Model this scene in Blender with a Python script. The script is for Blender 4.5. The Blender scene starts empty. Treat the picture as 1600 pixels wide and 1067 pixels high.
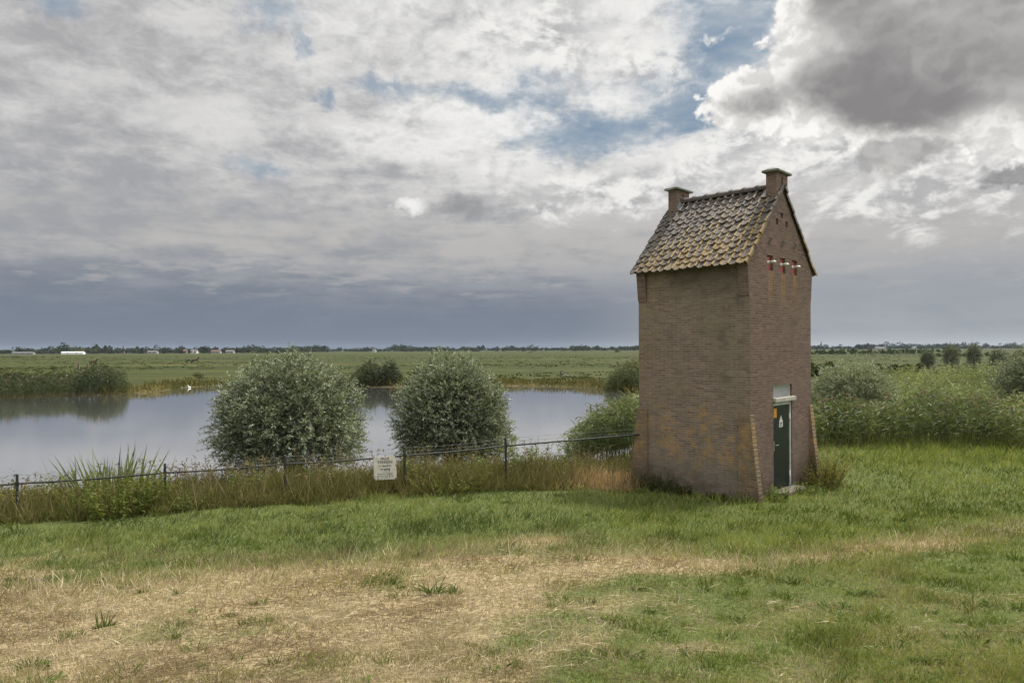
import bpy, bmesh, math, random
import numpy as np
from mathutils import Vector, Matrix

random.seed(7)
RNG = np.random.default_rng(11)
R = math.radians
scene = bpy.context.scene
COL = scene.collection

# ------------------------------------------------------------------ camera
EYE = 3.06
F = 1090.0                      # focal length in pixels of the 1600 px wide photograph
ROLL = 0.25
cam_d = bpy.data.cameras.new("camera")
cam = bpy.data.objects.new("camera", cam_d)
COL.objects.link(cam)
cam.location = (0, 0, EYE)
cam.rotation_euler = (R(90), R(ROLL), 0)
cam_d.sensor_width = 36
cam_d.lens = 36 * F / 1600
cam_d.shift_y = 12 / 1600
cam_d.clip_start = 0.1
cam_d.clip_end = 20000
scene.camera = cam

# ------------------------------------------------------------------ exposure
EXPO = 0.75
scene.view_settings.view_transform = 'Standard'
scene.view_settings.look = 'None'
scene.view_settings.exposure = EXPO
scene.view_settings.gamma = 1
scene.cycles.max_bounces = 6
scene.cycles.transparent_max_bounces = 6
scene.cycles.use_denoising = True


# ------------------------------------------------------------------ node expressions
class E:
    """A node socket with arithmetic."""
    def __init__(s, t, k):
        s.t, s.k = t, k

    def _m(s, op, *a, clamp=False):
        n = s.t.nodes.new('ShaderNodeMath')
        n.operation = op
        n.use_clamp = clamp
        for i, v in enumerate((s,) + a):
            put(s.t, v, n.inputs[i])
        return E(s.t, n.outputs[0])

    def __add__(s, o): return s._m('ADD', o)
    __radd__ = __add__
    def __sub__(s, o): return s._m('SUBTRACT', o)
    def __rsub__(s, o): return (s * -1.0) + o
    def __mul__(s, o): return s._m('MULTIPLY', o)
    __rmul__ = __mul__
    def __truediv__(s, o): return s._m('DIVIDE', o)
    def __pow__(s, o): return s._m('POWER', o)
    def max(s, o): return s._m('MAXIMUM', o)
    def min(s, o): return s._m('MINIMUM', o)
    def clamp(s): return s._m('ADD', 0.0, clamp=True)
    def smax(s, o, k): return s._m('SMOOTH_MAX', o, k)
    def sqrt(s): return s._m('SQRT')
    def abs(s): return s._m('ABSOLUTE')
    def ss(s, a, b, lo=0.0, hi=1.0):
        n = s.t.nodes.new('ShaderNodeMapRange')
        n.interpolation_type = 'SMOOTHSTEP'
        put(s.t, s, n.inputs['Value'])
        n.inputs['From Min'].default_value = a
        n.inputs['From Max'].default_value = b
        n.inputs['To Min'].default_value = lo
        n.inputs['To Max'].default_value = hi
        return E(s.t, n.outputs[0])


def put(t, v, sock):
    if isinstance(v, E):
        t.links.new(v.k, sock)
    elif isinstance(v, (tuple, list)):
        sock.default_value = tuple(v) + (1,) * (len(sock.default_value) - len(v))
    else:
        sock.default_value = v


def mixc(t, f, a, b, mode='MIX'):
    n = t.nodes.new('ShaderNodeMix')
    n.data_type = 'RGBA'
    n.blend_type = mode
    n.clamp_factor = True
    put(t, f, n.inputs[0])
    put(t, a, n.inputs[6])
    put(t, b, n.inputs[7])
    return E(t, n.outputs[2])


def noise(t, vec, scale, detail=4, rough=0.55, dist=0.0, colour=False, lac=2.0):
    n = t.nodes.new('ShaderNodeTexNoise')
    if vec is not None:
        put(t, vec, n.inputs['Vector'])
    n.inputs['Scale'].default_value = scale
    n.inputs['Detail'].default_value = detail
    n.inputs['Roughness'].default_value = rough
    n.inputs['Distortion'].default_value = dist
    n.inputs['Lacunarity'].default_value = lac
    return E(t, n.outputs['Color' if colour else 'Fac'])


def comb(t, x, y, z):
    n = t.nodes.new('ShaderNodeCombineXYZ')
    for i, v in enumerate((x, y, z)):
        put(t, v, n.inputs[i])
    return E(t, n.outputs[0])


def sep(t, v):
    n = t.nodes.new('ShaderNodeSeparateXYZ')
    put(t, v, n.inputs[0])
    return [E(t, o) for o in n.outputs]


def vscale(t, v, s):
    n = t.nodes.new('ShaderNodeVectorMath')
    n.operation = 'MULTIPLY'
    put(t, v, n.inputs[0])
    n.inputs[1].default_value = s
    return E(t, n.outputs[0])


def srgb(r, g, b, k=1.0):
    f = lambda c: (c / 255 / 12.92) if c <= 10 else ((c / 255 + 0.055) / 1.055) ** 2.4
    return (f(r) * k, f(g) * k, f(b) * k)


# ------------------------------------------------------------------ world
SUN_AZ, SUN_EL = 46.0, 58.0          # degrees right of the view direction, above the horizon
world = bpy.data.worlds.new("World")
scene.world = world
world.use_nodes = True
wt = world.node_tree
wt.nodes.clear()


def build_sky(t):
    tc = t.nodes.new('ShaderNodeTexCoord')
    d = E(t, tc.outputs['Generated'])
    sx, sy, sz = sep(t, d)
    A = sx._m('ARCTAN2', sy)
    EL = sz._m('ARCSINE')

    def ae(px, py):
        X, Z = (px - 800) / F, (545 - py) / F
        return math.atan(X), math.atan(Z / math.sqrt(1 + X * X))

    up = sz.max(0.0)
    k = E(t, up.k) + 0.07
    plane = comb(t, sx / k, sy / k, 0.0)
    warp = noise(t, d, 9.0, 5, 0.6, colour=True)
    wx, wy, _ = sep(t, warp)
    wf = noise(t, d, 34.0, 6, 0.62, colour=True)
    fx, fy, _ = sep(t, wf)
    A1 = A + (wx - 0.5) * 0.16 + (fx - 0.5) * 0.055
    E1 = EL + (wy - 0.5) * 0.09 + (fy - 0.5) * 0.045

    def blob(px, py, rx, ry, a=A1, e=E1, tilt=0.0):
        a0, e0 = ae(px, py)
        da, de = a - a0, e - e0
        if tilt:
            c, s_ = math.cos(R(tilt)), math.sin(R(tilt))
            da, de = da * c + de * s_, de * c - da * s_
        u, v = da / (rx / F), de / (ry / F)
        return 1.0 - (u * u + v * v).sqrt()

    def union(lst, kk=0.25):
        o = lst[0]
        for b in lst[1:]:
            o = o.smax(b, kk)
        return o

    # ---- high sheet of stratocumulus
    n1 = noise(t, plane, 1.5, 9, 0.60, 0.35)
    n2 = noise(t, vscale(t, plane, (0.55, 1.5, 1)), 2.6, 7, 0.58, 0.2)
    n3 = noise(t, vscale(t, d, (1, 1, 2.3)), 7.0, 8, 0.62, 0.15)
    n4 = noise(t, vscale(t, d, (1.0, 1.0, 4.5)), 16.0, 6, 0.6, 0.1)
    n5 = noise(t, vscale(t, d, (1, 1, 1.9)), 17.0, 8, 0.66, 0.2)
    sheet = n1 * 0.38 + n3 * 0.25 + n2 * 0.11 + n5 * 0.26
    lo = mixc(t, EL.ss(0.03, 0.17), srgb(113, 123, 138), srgb(160, 162, 166))
    lo = mixc(t, EL.ss(0.16, 0.34), lo, srgb(168, 168, 170))
    hi = mixc(t, EL.ss(0.02, 0.15), srgb(128, 138, 154), srgb(186, 184, 182))
    hi = mixc(t, EL.ss(0.14, 0.30), hi, mixc(t, A.ss(-0.5, 0.0), srgb(216, 215, 214), srgb(242, 241, 239)))
    right = A.ss(-0.15, 0.35)
    sh = mixc(t, (sheet + right * 0.05 - (1.0 - A.ss(-0.62, -0.25)) * 0.04 + A.ss(-0.35, 0.0) * 0.02).ss(0.40, 0.575), lo, hi)
    # dark bluish band low over the land, paler just above the horizon on the right
    band = (1.0 - EL.ss(0.035, 0.135)) * (n4.ss(0.2, 0.7) * 0.35 + 0.65)
    bandc = mixc(t, A.ss(0.05, 0.34), srgb(119, 128, 142), srgb(162, 167, 171))
    sh = mixc(t, band, sh, bandc)
    rim = (1.0 - EL.ss(0.0, 0.028)) * 0.75
    sh = mixc(t, rim, sh, mixc(t, A.ss(-0.1, 0.45), srgb(114, 123, 138), srgb(178, 182, 185)))
    streak = (n4.ss(0.52, 0.66)) * EL.ss(0.05, 0.10) * (1.0 - EL.ss(0.14, 0.2)) * 0.45
    sh = mixc(t, streak, sh, srgb(186, 183, 180))

    # ---- blue gaps
    gaps = union([blob(1150, 60, 170, 150), blob(1085, 165, 170, 66, tilt=-18),
                  blob(940, 205, 230, 48), blob(850, 130, 90, 32), blob(780, 150, 190, 32)], 0.2)
    small = union([blob(425, 5, 60, 40), blob(455, 60, 18, 38), blob(505, 155, 30, 26),
                   blob(605, 140, 85, 20), blob(410, 262, 55, 24), blob(735, 145, 70, 24),
                   blob(60, 5, 60, 26)], 0.1)
    gn = (sheet - 0.48) * 2.2
    blue = (gaps - gn * 1.9).ss(0.0, 0.8)
    blue = blue.max((small - gn * 1.5).ss(0.0, 0.9) * 0.8)
    haze_b = mixc(t, n3.ss(0.3, 0.7), srgb(122, 146, 170), srgb(174, 184, 193))
    # ---- bright broken cloud behind the gap and along the middle right
    brk = union([blob(880, 50, 240, 110), blob(990, 110, 110, 50), blob(1330, 235, 330, 62),
                 blob(1000, 285, 270, 62), blob(1420, 300, 330, 70), blob(870, 320, 120, 40), blob(1150, 225, 120, 24)], 0.3)
    bvec = vscale(t, d, (1, 1, 1.7))
    bn = noise(t, bvec, 13.0, 9, 0.64, 0.25)
    n_off = t.nodes.new('ShaderNodeVectorMath')
    n_off.operation = 'ADD'
    put(t, bvec, n_off.inputs[0])
    n_off.inputs[1].default_value = (-0.010, 0.0, 0.016)
    bn2 = noise(t, E(t, n_off.outputs[0]), 13.0, 9, 0.64, 0.25)
    rel = ((bn - bn2) * 1.7 + 0.5).ss(0.0, 1.0)
    brm = (brk + (bn - 0.5) * 2.4).ss(0.0, 0.95)
    brc = mixc(t, (bn * 0.62 + rel * 0.38).ss(0.36, 0.64), srgb(172, 172, 174), srgb(243, 242, 239))
    sh = mixc(t, (rel - 0.5).abs() * 1.1 * EL.ss(0.13, 0.26), sh, mixc(t, rel, srgb(138, 141, 147), srgb(226, 223, 219)))
    c = mixc(t, blue, sh, haze_b)
    c = mixc(t, brm * 0.85, c, brc)
    # ---- the big grey cumulus, upper right, silver along its left edge
    def vadd(v, o):
        n = t.nodes.new('ShaderNodeVectorMath')
        n.operation = 'ADD'
        put(t, v, n.inputs[0])
        n.inputs[1].default_value = o
        return E(t, n.outputs[0])

    def billow(v, sc):
        o = None
        for i, w in enumerate((0.5, 0.27, 0.15, 0.08)):
            n = (noise(t, v, sc * 2.2 ** i, 0, 0.5) - 0.5).abs() * (w * 4.0)
            o = n if o is None else o + n
        return o

    wv = t.nodes.new('ShaderNodeVectorMath')
    wv.operation = 'MULTIPLY_ADD'
    put(t, noise(t, d, 20.0, 5, 0.6, colour=True), wv.inputs[0])
    wv.inputs[1].default_value = (0.05, 0.05, 0.04)
    put(t, vscale(t, d, (1, 1, 1.3)), wv.inputs[2])
    dw = E(t, wv.outputs[0])
    cn = noise(t, vscale(t, d, (1, 1, 1.25)), 9.0, 10, 0.60, 0.3)
    cn2 = noise(t, vscale(t, d, (1, 1, 1.6)), 5.0, 6, 0.55, 0.2)
    b0 = billow(dw, 9.0)
    b1_ = billow(vadd(dw, (-0.010, 0.0, 0.012)), 9.0)
    A2 = A + (wx - 0.5) * 0.08 + (fx - 0.5) * 0.04
    E2 = EL + (wy - 0.5) * 0.06 + (fy - 0.5) * 0.035
    kw = dict(a=A2, e=E2)
    big = union([blob(1570, 50, 290, 150, **kw), blob(1320, 125, 160, 80, **kw), blob(1200, 155, 95, 48, **kw),
                 blob(1480, 145, 290, 58, **kw), blob(1700, 90, 240, 105, **kw), blob(1350, 20, 110, 90, **kw)], 0.25)
    D = big + (b0 - 0.42) * 0.62 + (cn - 0.5) * 0.30
    bigm = D.ss(0.0, 0.15)
    lit = ((b0 - b1_) * 2.6 + 0.5).ss(0.0, 1.0)
    core = mixc(t, (noise(t, vscale(t, d, (1, 1, 2.0)), 6.0, 3, 0.5, 0.3) * 0.9 + lit * 0.06 + cn * 0.10).ss(0.36, 0.74), srgb(136, 134, 134), srgb(190, 188, 186))
    inner = (big + (cn2 - 0.5) * 0.6 + (b0 - 0.4) * 0.30 - (1.0 - A.ss(0.36, 0.47)) * 0.22).ss(0.10, 0.66)
    rimc = mixc(t, lit, srgb(218, 216, 213), srgb(252, 250, 246))
    bigc = mixc(t, inner, rimc, core)
    c = mixc(t, bigm, c, bigc)
    # ---- smaller grey shreds and the little white puff
    shred = union([blob(1405, 234, 90, 24, **kw), blob(1585, 272, 80, 22, **kw)], 0.1)
    shm = (shred + (cn - 0.5) * 1.3).ss(0.12, 0.5)
    c = mixc(t, shm * 0.75, c, mixc(t, cn.ss(0.4, 0.62), srgb(128, 128, 130), srgb(176, 174, 172)))
    wf_ = noise(t, d, 60.0, 5, 0.65)
    A3 = A + (fx - 0.5) * 0.035
    E3 = EL + (fy - 0.5) * 0.022
    puff = blob(644, 321, 40, 15, A3, E3)
    c = mixc(t, (puff + (wf_ - 0.5) * 1.5).ss(0.1, 0.8), c, srgb(240, 239, 237))
    puffd = blob(716, 322, 64, 26, A3, E3)
    c = mixc(t, (puffd + (wf_ - 0.5) * 1.2).ss(0.0, 0.9) * 0.7, c, srgb(140, 141, 144))

    # an overcast sky is brightest overhead; extra gain behind the viewer is added to lift ambient light
    gain = EL.ss(0.42, 1.1) * 1.6 + (sy * -1.0).ss(-0.1, 0.7) * 0.9 + 1.0
    gc = comb(t, gain, gain, gain)
    m = t.nodes.new('ShaderNodeMix')
    m.data_type = 'RGBA'
    m.blend_type = 'MULTIPLY'
    m.inputs[0].default_value = 1
    put(t, c, m.inputs[6])
    put(t, gc, m.inputs[7])
    c = E(t, m.outputs[2])

    sky = t.nodes.new('ShaderNodeTexSky')
    sky.sky_type = 'NISHITA'
    sky.sun_disc = False
    sky.sun_elevation = R(SUN_EL)
    sky.sun_rotation = R(SUN_AZ)
    sky.air_density = 1.0
    sky.dust_density = 1.5
    b1 = t.nodes.new('ShaderNodeBackground')
    t.links.new(sky.outputs[0], b1.inputs['Color'])
    b1.inputs['Strength'].default_value = 0.05
    b2 = t.nodes.new('ShaderNodeBackground')
    put(t, c, b2.inputs['Color'])
    b2.inputs['Strength'].default_value = 2 ** (-EXPO)
    mx = t.nodes.new('ShaderNodeMixShader')
    cover = 1.0 - blue * 0.04 * (1.0 - bigm) * (1.0 - brm)
    put(t, cover, mx.inputs[0])
    t.links.new(b1.outputs[0], mx.inputs[1])
    t.links.new(b2.outputs[0], mx.inputs[2])
    out = t.nodes.new('ShaderNodeOutputWorld')
    t.links.new(mx.outputs[0], out.inputs['Surface'])


build_sky(wt)
world.cycles.sampling_method = 'MANUAL'
world.cycles.sample_map_resolution = 512

# ------------------------------------------------------------------ sun (veiled by cloud, so soft)
sun_d = bpy.data.lights.new("sun", 'SUN')
sun_d.energy = 4.2
sun_d.angle = R(8)
sun_d.color = (1.0, 0.95, 0.86)
sun = bpy.data.objects.new("sun", sun_d)
COL.objects.link(sun)
sv = Vector((math.sin(R(SUN_AZ)) * math.cos(R(SUN_EL)), math.cos(R(SUN_AZ)) * math.cos(R(SUN_EL)), math.sin(R(SUN_EL))))
sun.rotation_euler = sv.to_track_quat('Z', 'Y').to_euler()
sun.location = (20, 20, 30)


# ------------------------------------------------------------------ object helpers
def tag(o, label=None, cat=None, group=None, kind=None):
    if label: o['label'] = label
    if cat: o['category'] = cat
    if group: o['group'] = group
    if kind: o['kind'] = kind
    return o


def empty(name, loc, rz=0.0):
    o = bpy.data.objects.new(name, None)
    o.empty_display_size = 0.3
    o.location = loc
    o.rotation_euler = (0, 0, rz)
    COL.objects.link(o)
    return o


def link(name, me, material=None, parent=None):
    o = bpy.data.objects.new(name, me)
    if material is not None:
        me.materials.append(material)
    COL.objects.link(o)
    if parent is not None:
        o.parent = parent
    return o


def from_bm(name, bm, material=None, parent=None, smooth=False, recalc=True):
    if recalc:
        bmesh.ops.recalc_face_normals(bm, faces=bm.faces)
    me = bpy.data.meshes.new(name)
    bm.to_mesh(me)
    bm.free()
    if smooth:
        for p in me.polygons:
            p.use_smooth = True
    return link(name, me, material, parent)


def np_mesh(name, V, loops, starts, col=None, smooth=False):
    me = bpy.data.meshes.new(name)
    me.vertices.add(len(V))
    me.vertices.foreach_set('co', np.ascontiguousarray(V, dtype=np.float32).ravel())
    me.loops.add(len(loops))
    me.loops.foreach_set('vertex_index', np.ascontiguousarray(loops, dtype=np.int32))
    me.polygons.add(len(starts))
    me.polygons.foreach_set('loop_start', np.ascontiguousarray(starts, dtype=np.int32))
    if smooth:
        me.polygons.foreach_set('use_smooth', np.ones(len(starts), dtype=bool))
    me.update(calc_edges=True)
    if col is not None:
        a = me.color_attributes.new('col', 'FLOAT_COLOR', 'POINT')
        c4 = np.ones((len(V), 4), dtype=np.float32)
        c4[:, :3] = col
        a.data.foreach_set('color', c4.ravel())
    return me


def ribbons(P, D, L, W, droop, C, segs=2, side=None, tipc=None):
    """Arrays for tapering strips: base P, unit direction D, length L, width W, droop (fraction of L that sinks)."""
    n = len(P)
    if side is None:
        a = RNG.uniform(0, 2 * np.pi, n)
        rnd = np.stack([np.cos(a), np.sin(a), np.zeros(n)], 1)
        side = np.cross(D, rnd)
        bad = np.linalg.norm(side, axis=1) < 0.2
        side[bad] = np.cross(D[bad], np.array([0.3, 0.1, 1.0]))
    side = side / np.maximum(np.linalg.norm(side, axis=1, keepdims=True), 1e-6)
    ts = np.linspace(0, 1, segs + 1)
    wf = [0.75, 1.0] if segs == 2 else ([0.5, 1.0, 0.7] if segs == 3 else [1.0])
    rows = []
    for i, tt in enumerate(ts):
        c = P + D * (L * tt)[:, None]
        c[:, 2] -= droop * L * tt * tt
        if i < segs:
            h = side * (W * wf[i] * 0.5)[:, None]
            rows += [c - h, c + h]
        else:
            rows += [c]
    k = 2 * segs + 1
    V = np.stack(rows, 1).reshape(-1, 3)
    base = (np.arange(n) * k)[:, None]
    pat = []
    st = []
    for i in range(segs - 1):
        st.append(len(pat))
        pat += [2 * i, 2 * i + 1, 2 * i + 3, 2 * i + 2]
    st.append(len(pat))
    pat += [2 * segs - 2, 2 * segs - 1, 2 * segs]
    pat = np.array(pat)
    loops = (base + pat[None, :]).ravel()
    starts = ((np.arange(n) * len(pat))[:, None] + np.array(st)[None, :]).ravel()
    CC = np.repeat(C, k, axis=0)
    if tipc is not None:
        f = np.tile(np.repeat(ts, [2] * segs + [1]) ** 1.5, n)[:, None]
        CC = CC * (1 - f) + np.repeat(tipc, k, axis=0) * f
    return V, loops, starts, CC


def leaves(P, D, L, W, C, fold=0.25, nrm=None):
    """Arrays for pointed leaves (one kite each, slightly folded along its midrib)."""
    n = len(P)
    if nrm is None:
        nrm = RNG.normal(size=(n, 3))
    side = np.cross(D, nrm)
    side /= np.maximum(np.linalg.norm(side, axis=1, keepdims=True), 1e-6)
    nn = np.cross(side, D)
    m = P + D * (L * 0.42)[:, None]
    lift = nn * (W * fold)[:, None]
    V = np.stack([P, m + side * (W / 2)[:, None] + lift, P + D * L[:, None], m - side * (W / 2)[:, None] + lift], 1).reshape(-1, 3)
    b = (np.arange(n) * 4)[:, None]
    loops = (b + np.array([0, 1, 2, 0, 2, 3])[None, :]).ravel()
    starts = np.arange(2 * n) * 3
    return V, loops, starts, np.repeat(C, 4, axis=0)


def merge(parts):
    Vs, Ls, Ss, Cs = [], [], [], []
    nv = nl = 0
    for V, l, s, c in parts:
        Vs.append(V); Ls.append(l + nv); Ss.append(s + nl); Cs.append(c)
        nv += len(V); nl += len(l)
    return np.concatenate(Vs), np.concatenate(Ls), np.concatenate(Ss), np.concatenate(Cs)


def plantmesh(name, parts, material, parent=None):
    V, l, s, c = merge(parts)
    return link(name, np_mesh(name, V, l, s, c), material, parent)


# ------------------------------------------------------------------ numpy value noise
_perm = np.random.default_rng(3).random((256, 256))


def vnoise(x, y):
    xi, yi = np.floor(x).astype(int), np.floor(y).astype(int)
    fx, fy = x - xi, y - yi
    fx, fy = fx * fx * (3 - 2 * fx), fy * fy * (3 - 2 * fy)
    g = lambda a, b: _perm[a & 255, b & 255]
    return (g(xi, yi) * (1 - fx) + g(xi + 1, yi) * fx) * (1 - fy) + (g(xi, yi + 1) * (1 - fx) + g(xi + 1, yi + 1) * fx) * fy


def fbm(x, y, o=4):
    s, a, t = 0, 0.5, 0
    for i in range(o):
        s = s + a * vnoise(x * 2 ** i + 17 * i, y * 2 ** i + 31 * i)
        t += a
        a *= 0.5
    return s / t


def sstep(a, b, x):
    t = np.clip((x - a) / (b - a), 0, 1)
    return t * t * (3 - 2 * t)


# ------------------------------------------------------------------ terrain
ZW = -1.2                                    # water level
ZF = -0.95                                   # far meadow
POND = np.array([(-160, 18.5), (-30, 19.2), (-15, 20), (-8, 21.5), (-2, 23), (2, 24.6), (5.5, 28), (8.5, 36), (11, 48),
                 (13.5, 60), (11.8, 68), (9.6, 75), (6, 79), (-4, 82), (-15, 80), (-26, 82), (-35, 85), (-38.6, 79),
                 (-37.5, 73), (-39, 67.5), (-48, 63.5), (-70, 60), (-160, 58)], dtype=float)


def pond_sd(x, y):
    """Signed distance to the pond outline, positive on land."""
    shp = np.shape(x)
    px, py = np.ravel(x), np.ravel(y)
    d = np.full(px.shape, 1e9)
    ins = np.zeros(px.shape, bool)
    n = len(POND)
    for i in range(n):
        ax, ay = POND[i]
        bx, by = POND[(i + 1) % n]
        ex, ey = bx - ax, by - ay
        wx, wy = px - ax, py - ay
        t = np.clip((wx * ex + wy * ey) / (ex * ex + ey * ey), 0, 1)
        d = np.minimum(d, np.hypot(wx - ex * t, wy - ey * t))
        c = ((ay <= py) & (by > py)) | ((by <= py) & (ay > py))
        xi = ax + (py - ay) / np.where(abs(by - ay) < 1e-9, 1e-9, by - ay) * ex
        ins ^= c & (px < xi)
    return np.where(ins, -d, d).reshape(shp)


def terrain(x, y):
    x, y = np.asarray(x, float), np.asarray(y, float)
    zl = 1.45 - 0.105 * y
    zf, k = -0.35, 0.3
    z = zf + k * np.logaddexp(0, (zl - zf) / k)
    z = z + 0.045 * np.minimum(x + 0.5, 0) * sstep(0, 12, y)
    z = np.maximum(z, -0.9 + 0 * z)
    z = z * (1 - sstep(24, 42, y)) + ZF * sstep(24, 42, y)
    near = 1 - sstep(30, 45, y)
    z = z + near * ((fbm(x * 0.35 + 50, y * 0.35 + 9, 3) - 0.5) * 0.16 + (fbm(x * 1.7, y * 1.7, 2) - 0.5) * 0.045)
    z = z + (1 - near) * (fbm(x * 0.05, y * 0.05, 3) - 0.5) * 0.3 * sstep(45, 70, y)
    hx, hy = 4.97, 16.05                      # level pad for the house
    z = z - (z + 0.05) * np.exp(-(np.hypot(x - hx, y - hy) / 2.7) ** 4)
    sd = pond_sd(x, y) + (fbm(x * 0.25 + 3, y * 0.25 + 70, 3) - 0.5) * 2.2
    bank = ZW + 0.04 + 0.20 * np.maximum(sd, 0)
    z = np.where(sd > 0, np.minimum(z, bank), ZW - 0.7 * sstep(0, 3, -sd) + 0.03)
    return z


def hor(px):
    return 545.5 - (px - 800) * math.tan(R(ROLL))


def ground_at(px, py):
    """Where on the land the photograph's pixel (px, py) lies."""
    px, py = np.asarray(px, float), np.asarray(py, float)
    q = (py - hor(px)) / F
    Y = (EYE - 0.0) / q
    for _ in range(40):
        z = terrain((px - 800) / F * Y, Y)
        Y = Y * 0.5 + 0.5 * (EYE - z) / q
    X = (px - 800) / F * Y
    return X, Y, terrain(X, Y)


def to_px(X, Y, Z):
    px = 800 + F * X / Y
    return px, hor(px) + (EYE - Z) / Y * F


def gpt(px, Y, dz=0.0):
    X = (px - 800) / F * Y
    return Vector((X, Y, float(terrain(X, Y)) + dz))


# mown hay: how dry the turf is, on the land
HAY_TOP = [(-400, 950), (0, 922), (200, 903), (340, 884), (550, 866), (700, 853), (860, 843), (1000, 848), (1090, 858),
           (1180, 874), (1300, 857), (1420, 839), (1600, 815), (2000, 790)]
HAY_BOT = [(-400, 1500), (0, 1500), (500, 1400), (680, 1030), (780, 960), (900, 915), (1060, 888), (1180, 892), (1300, 878), (1420, 858),
           (1600, 834), (2000, 812)]


def dryness(X, Y):
    Z = terrain(X, Y)
    Yc = np.maximum(Y, 0.8)
    px, py = to_px(X, Yc, Z)
    wob = (fbm(X * 0.9 + 5, Y * 0.9, 4) - 0.5) * np.interp(px, [850, 1200], [70, 22])
    top = np.interp(px, *zip(*HAY_TOP)) + wob * 0.5
    bot = np.interp(px, *zip(*HAY_BOT)) + wob * 1.1
    d = sstep(-12, 14, py - top) * (1 - sstep(-40, np.interp(px, [0, 700, 1000], [130, 110, 30]), py - bot))
    blot = fbm(X * 0.8, Y * 1.3 + 40, 4)
    d = d * np.maximum(0.45 + 0.9 * sstep(0.35, 0.6, blot), sstep(1000, 1250, px) * 0.85)
    # bottom left: more mixed; bottom right: green with dry flecks
    low = sstep(930, 1010, py) * (1 - sstep(500, 900, px))
    d = d * (1 - 0.35 * low * sstep(0.4, 0.55, fbm(X * 1.3 + 9, Y * 1.3 + 2, 3)))
    d = np.maximum(d, sstep(0.52, 0.70, fbm(X * 1.1 + 80, Y * 1.6 + 11, 4)) * np.interp(px, [0, 700, 1000], [0.75, 0.6, 0.30]) * sstep(840, 900, py))
    mixed = sstep(885, 960, py) * np.interp(px, [0, 600, 900, 1250, 1700], [0.2, 0.75, 0.62, 0.34, 0.25])
    d = np.maximum(d, mixed * sstep(0.36, 0.62, fbm(X * 2.1 + 31, Y * 2.6 + 3, 4)))
    return np.clip(d, 0, 1)


# ------------------------------------------------------------------ materials
def new_mat(name):
    m = bpy.data.materials.new(name)
    m.use_nodes = True
    t = m.node_tree
    b = t.nodes['Principled BSDF']
    return m, t, b


def objco(t):
    return E(t, t.nodes.new('ShaderNodeTexCoord').outputs['Object'])


def plain(name, col, rough=0.7, metal=0.0, var=0.15, scale=6.0, bump=0.0):
    m, t, b = new_mat(name)
    c = objco(t)
    n = noise(t, c, scale, 5, 0.6)
    col2 = tuple(v * (1 - var) for v in col)
    col3 = tuple(min(1, v * (1 + var)) for v in col)
    put(t, mixc(t, n.ss(0.3, 0.7), col2, col3), b.inputs['Base Color'])
    b.inputs['Roughness'].default_value = rough
    b.inputs['Metallic'].default_value = metal
    if bump:
        bp = t.nodes.new('ShaderNodeBump')
        bp.inputs['Strength'].default_value = bump
        bp.inputs['Distance'].default_value = 0.01
        put(t, noise(t, c, scale * 6, 4), bp.inputs['Height'])
        t.links.new(bp.outputs[0], b.inputs['Normal'])
    return m


def foliage(name, trans=0.35, gloss=0.0, rough=0.45, hue=0.12):
    m = bpy.data.materials.new(name)
    m.use_nodes = True
    t = m.node_tree
    t.nodes.clear()
    a = t.nodes.new('ShaderNodeVertexColor')
    a.layer_name = 'col'
    c0 = E(t, a.outputs['Color'])
    n = noise(t, objco(t), 1.3, 3)
    c = mixc(t, n.ss(0.3, 0.7) * hue, c0, (0.10, 0.09, 0.03))
    d = t.nodes.new('ShaderNodeBsdfDiffuse')
    put(t, c, d.inputs['Color'])
    tr = t.nodes.new('ShaderNodeBsdfTranslucent')
    put(t, mixc(t, 1.0, c, (1.0, 1.0, 0.62), 'MULTIPLY'), tr.inputs['Color'])
    mx = t.nodes.new('ShaderNodeMixShader')
    mx.inputs[0].default_value = trans
    t.links.new(d.outputs[0], mx.inputs[1])
    t.links.new(tr.outputs[0], mx.inputs[2])
    last = mx
    if gloss:
        g = t.nodes.new('ShaderNodeBsdfGlossy')
        g.inputs['Roughness'].default_value = rough
        g.inputs['Color'].default_value = (0.8, 0.85, 0.9, 1)
        m2 = t.nodes.new('ShaderNodeMixShader')
        m2.inputs[0].default_value = gloss
        t.links.new(mx.outputs[0], m2.inputs[1])
        t.links.new(g.outputs[0], m2.inputs[2])
        last = m2
    o = t.nodes.new('ShaderNodeOutputMaterial')
    t.links.new(last.outputs[0], o.inputs['Surface'])
    return m


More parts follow.
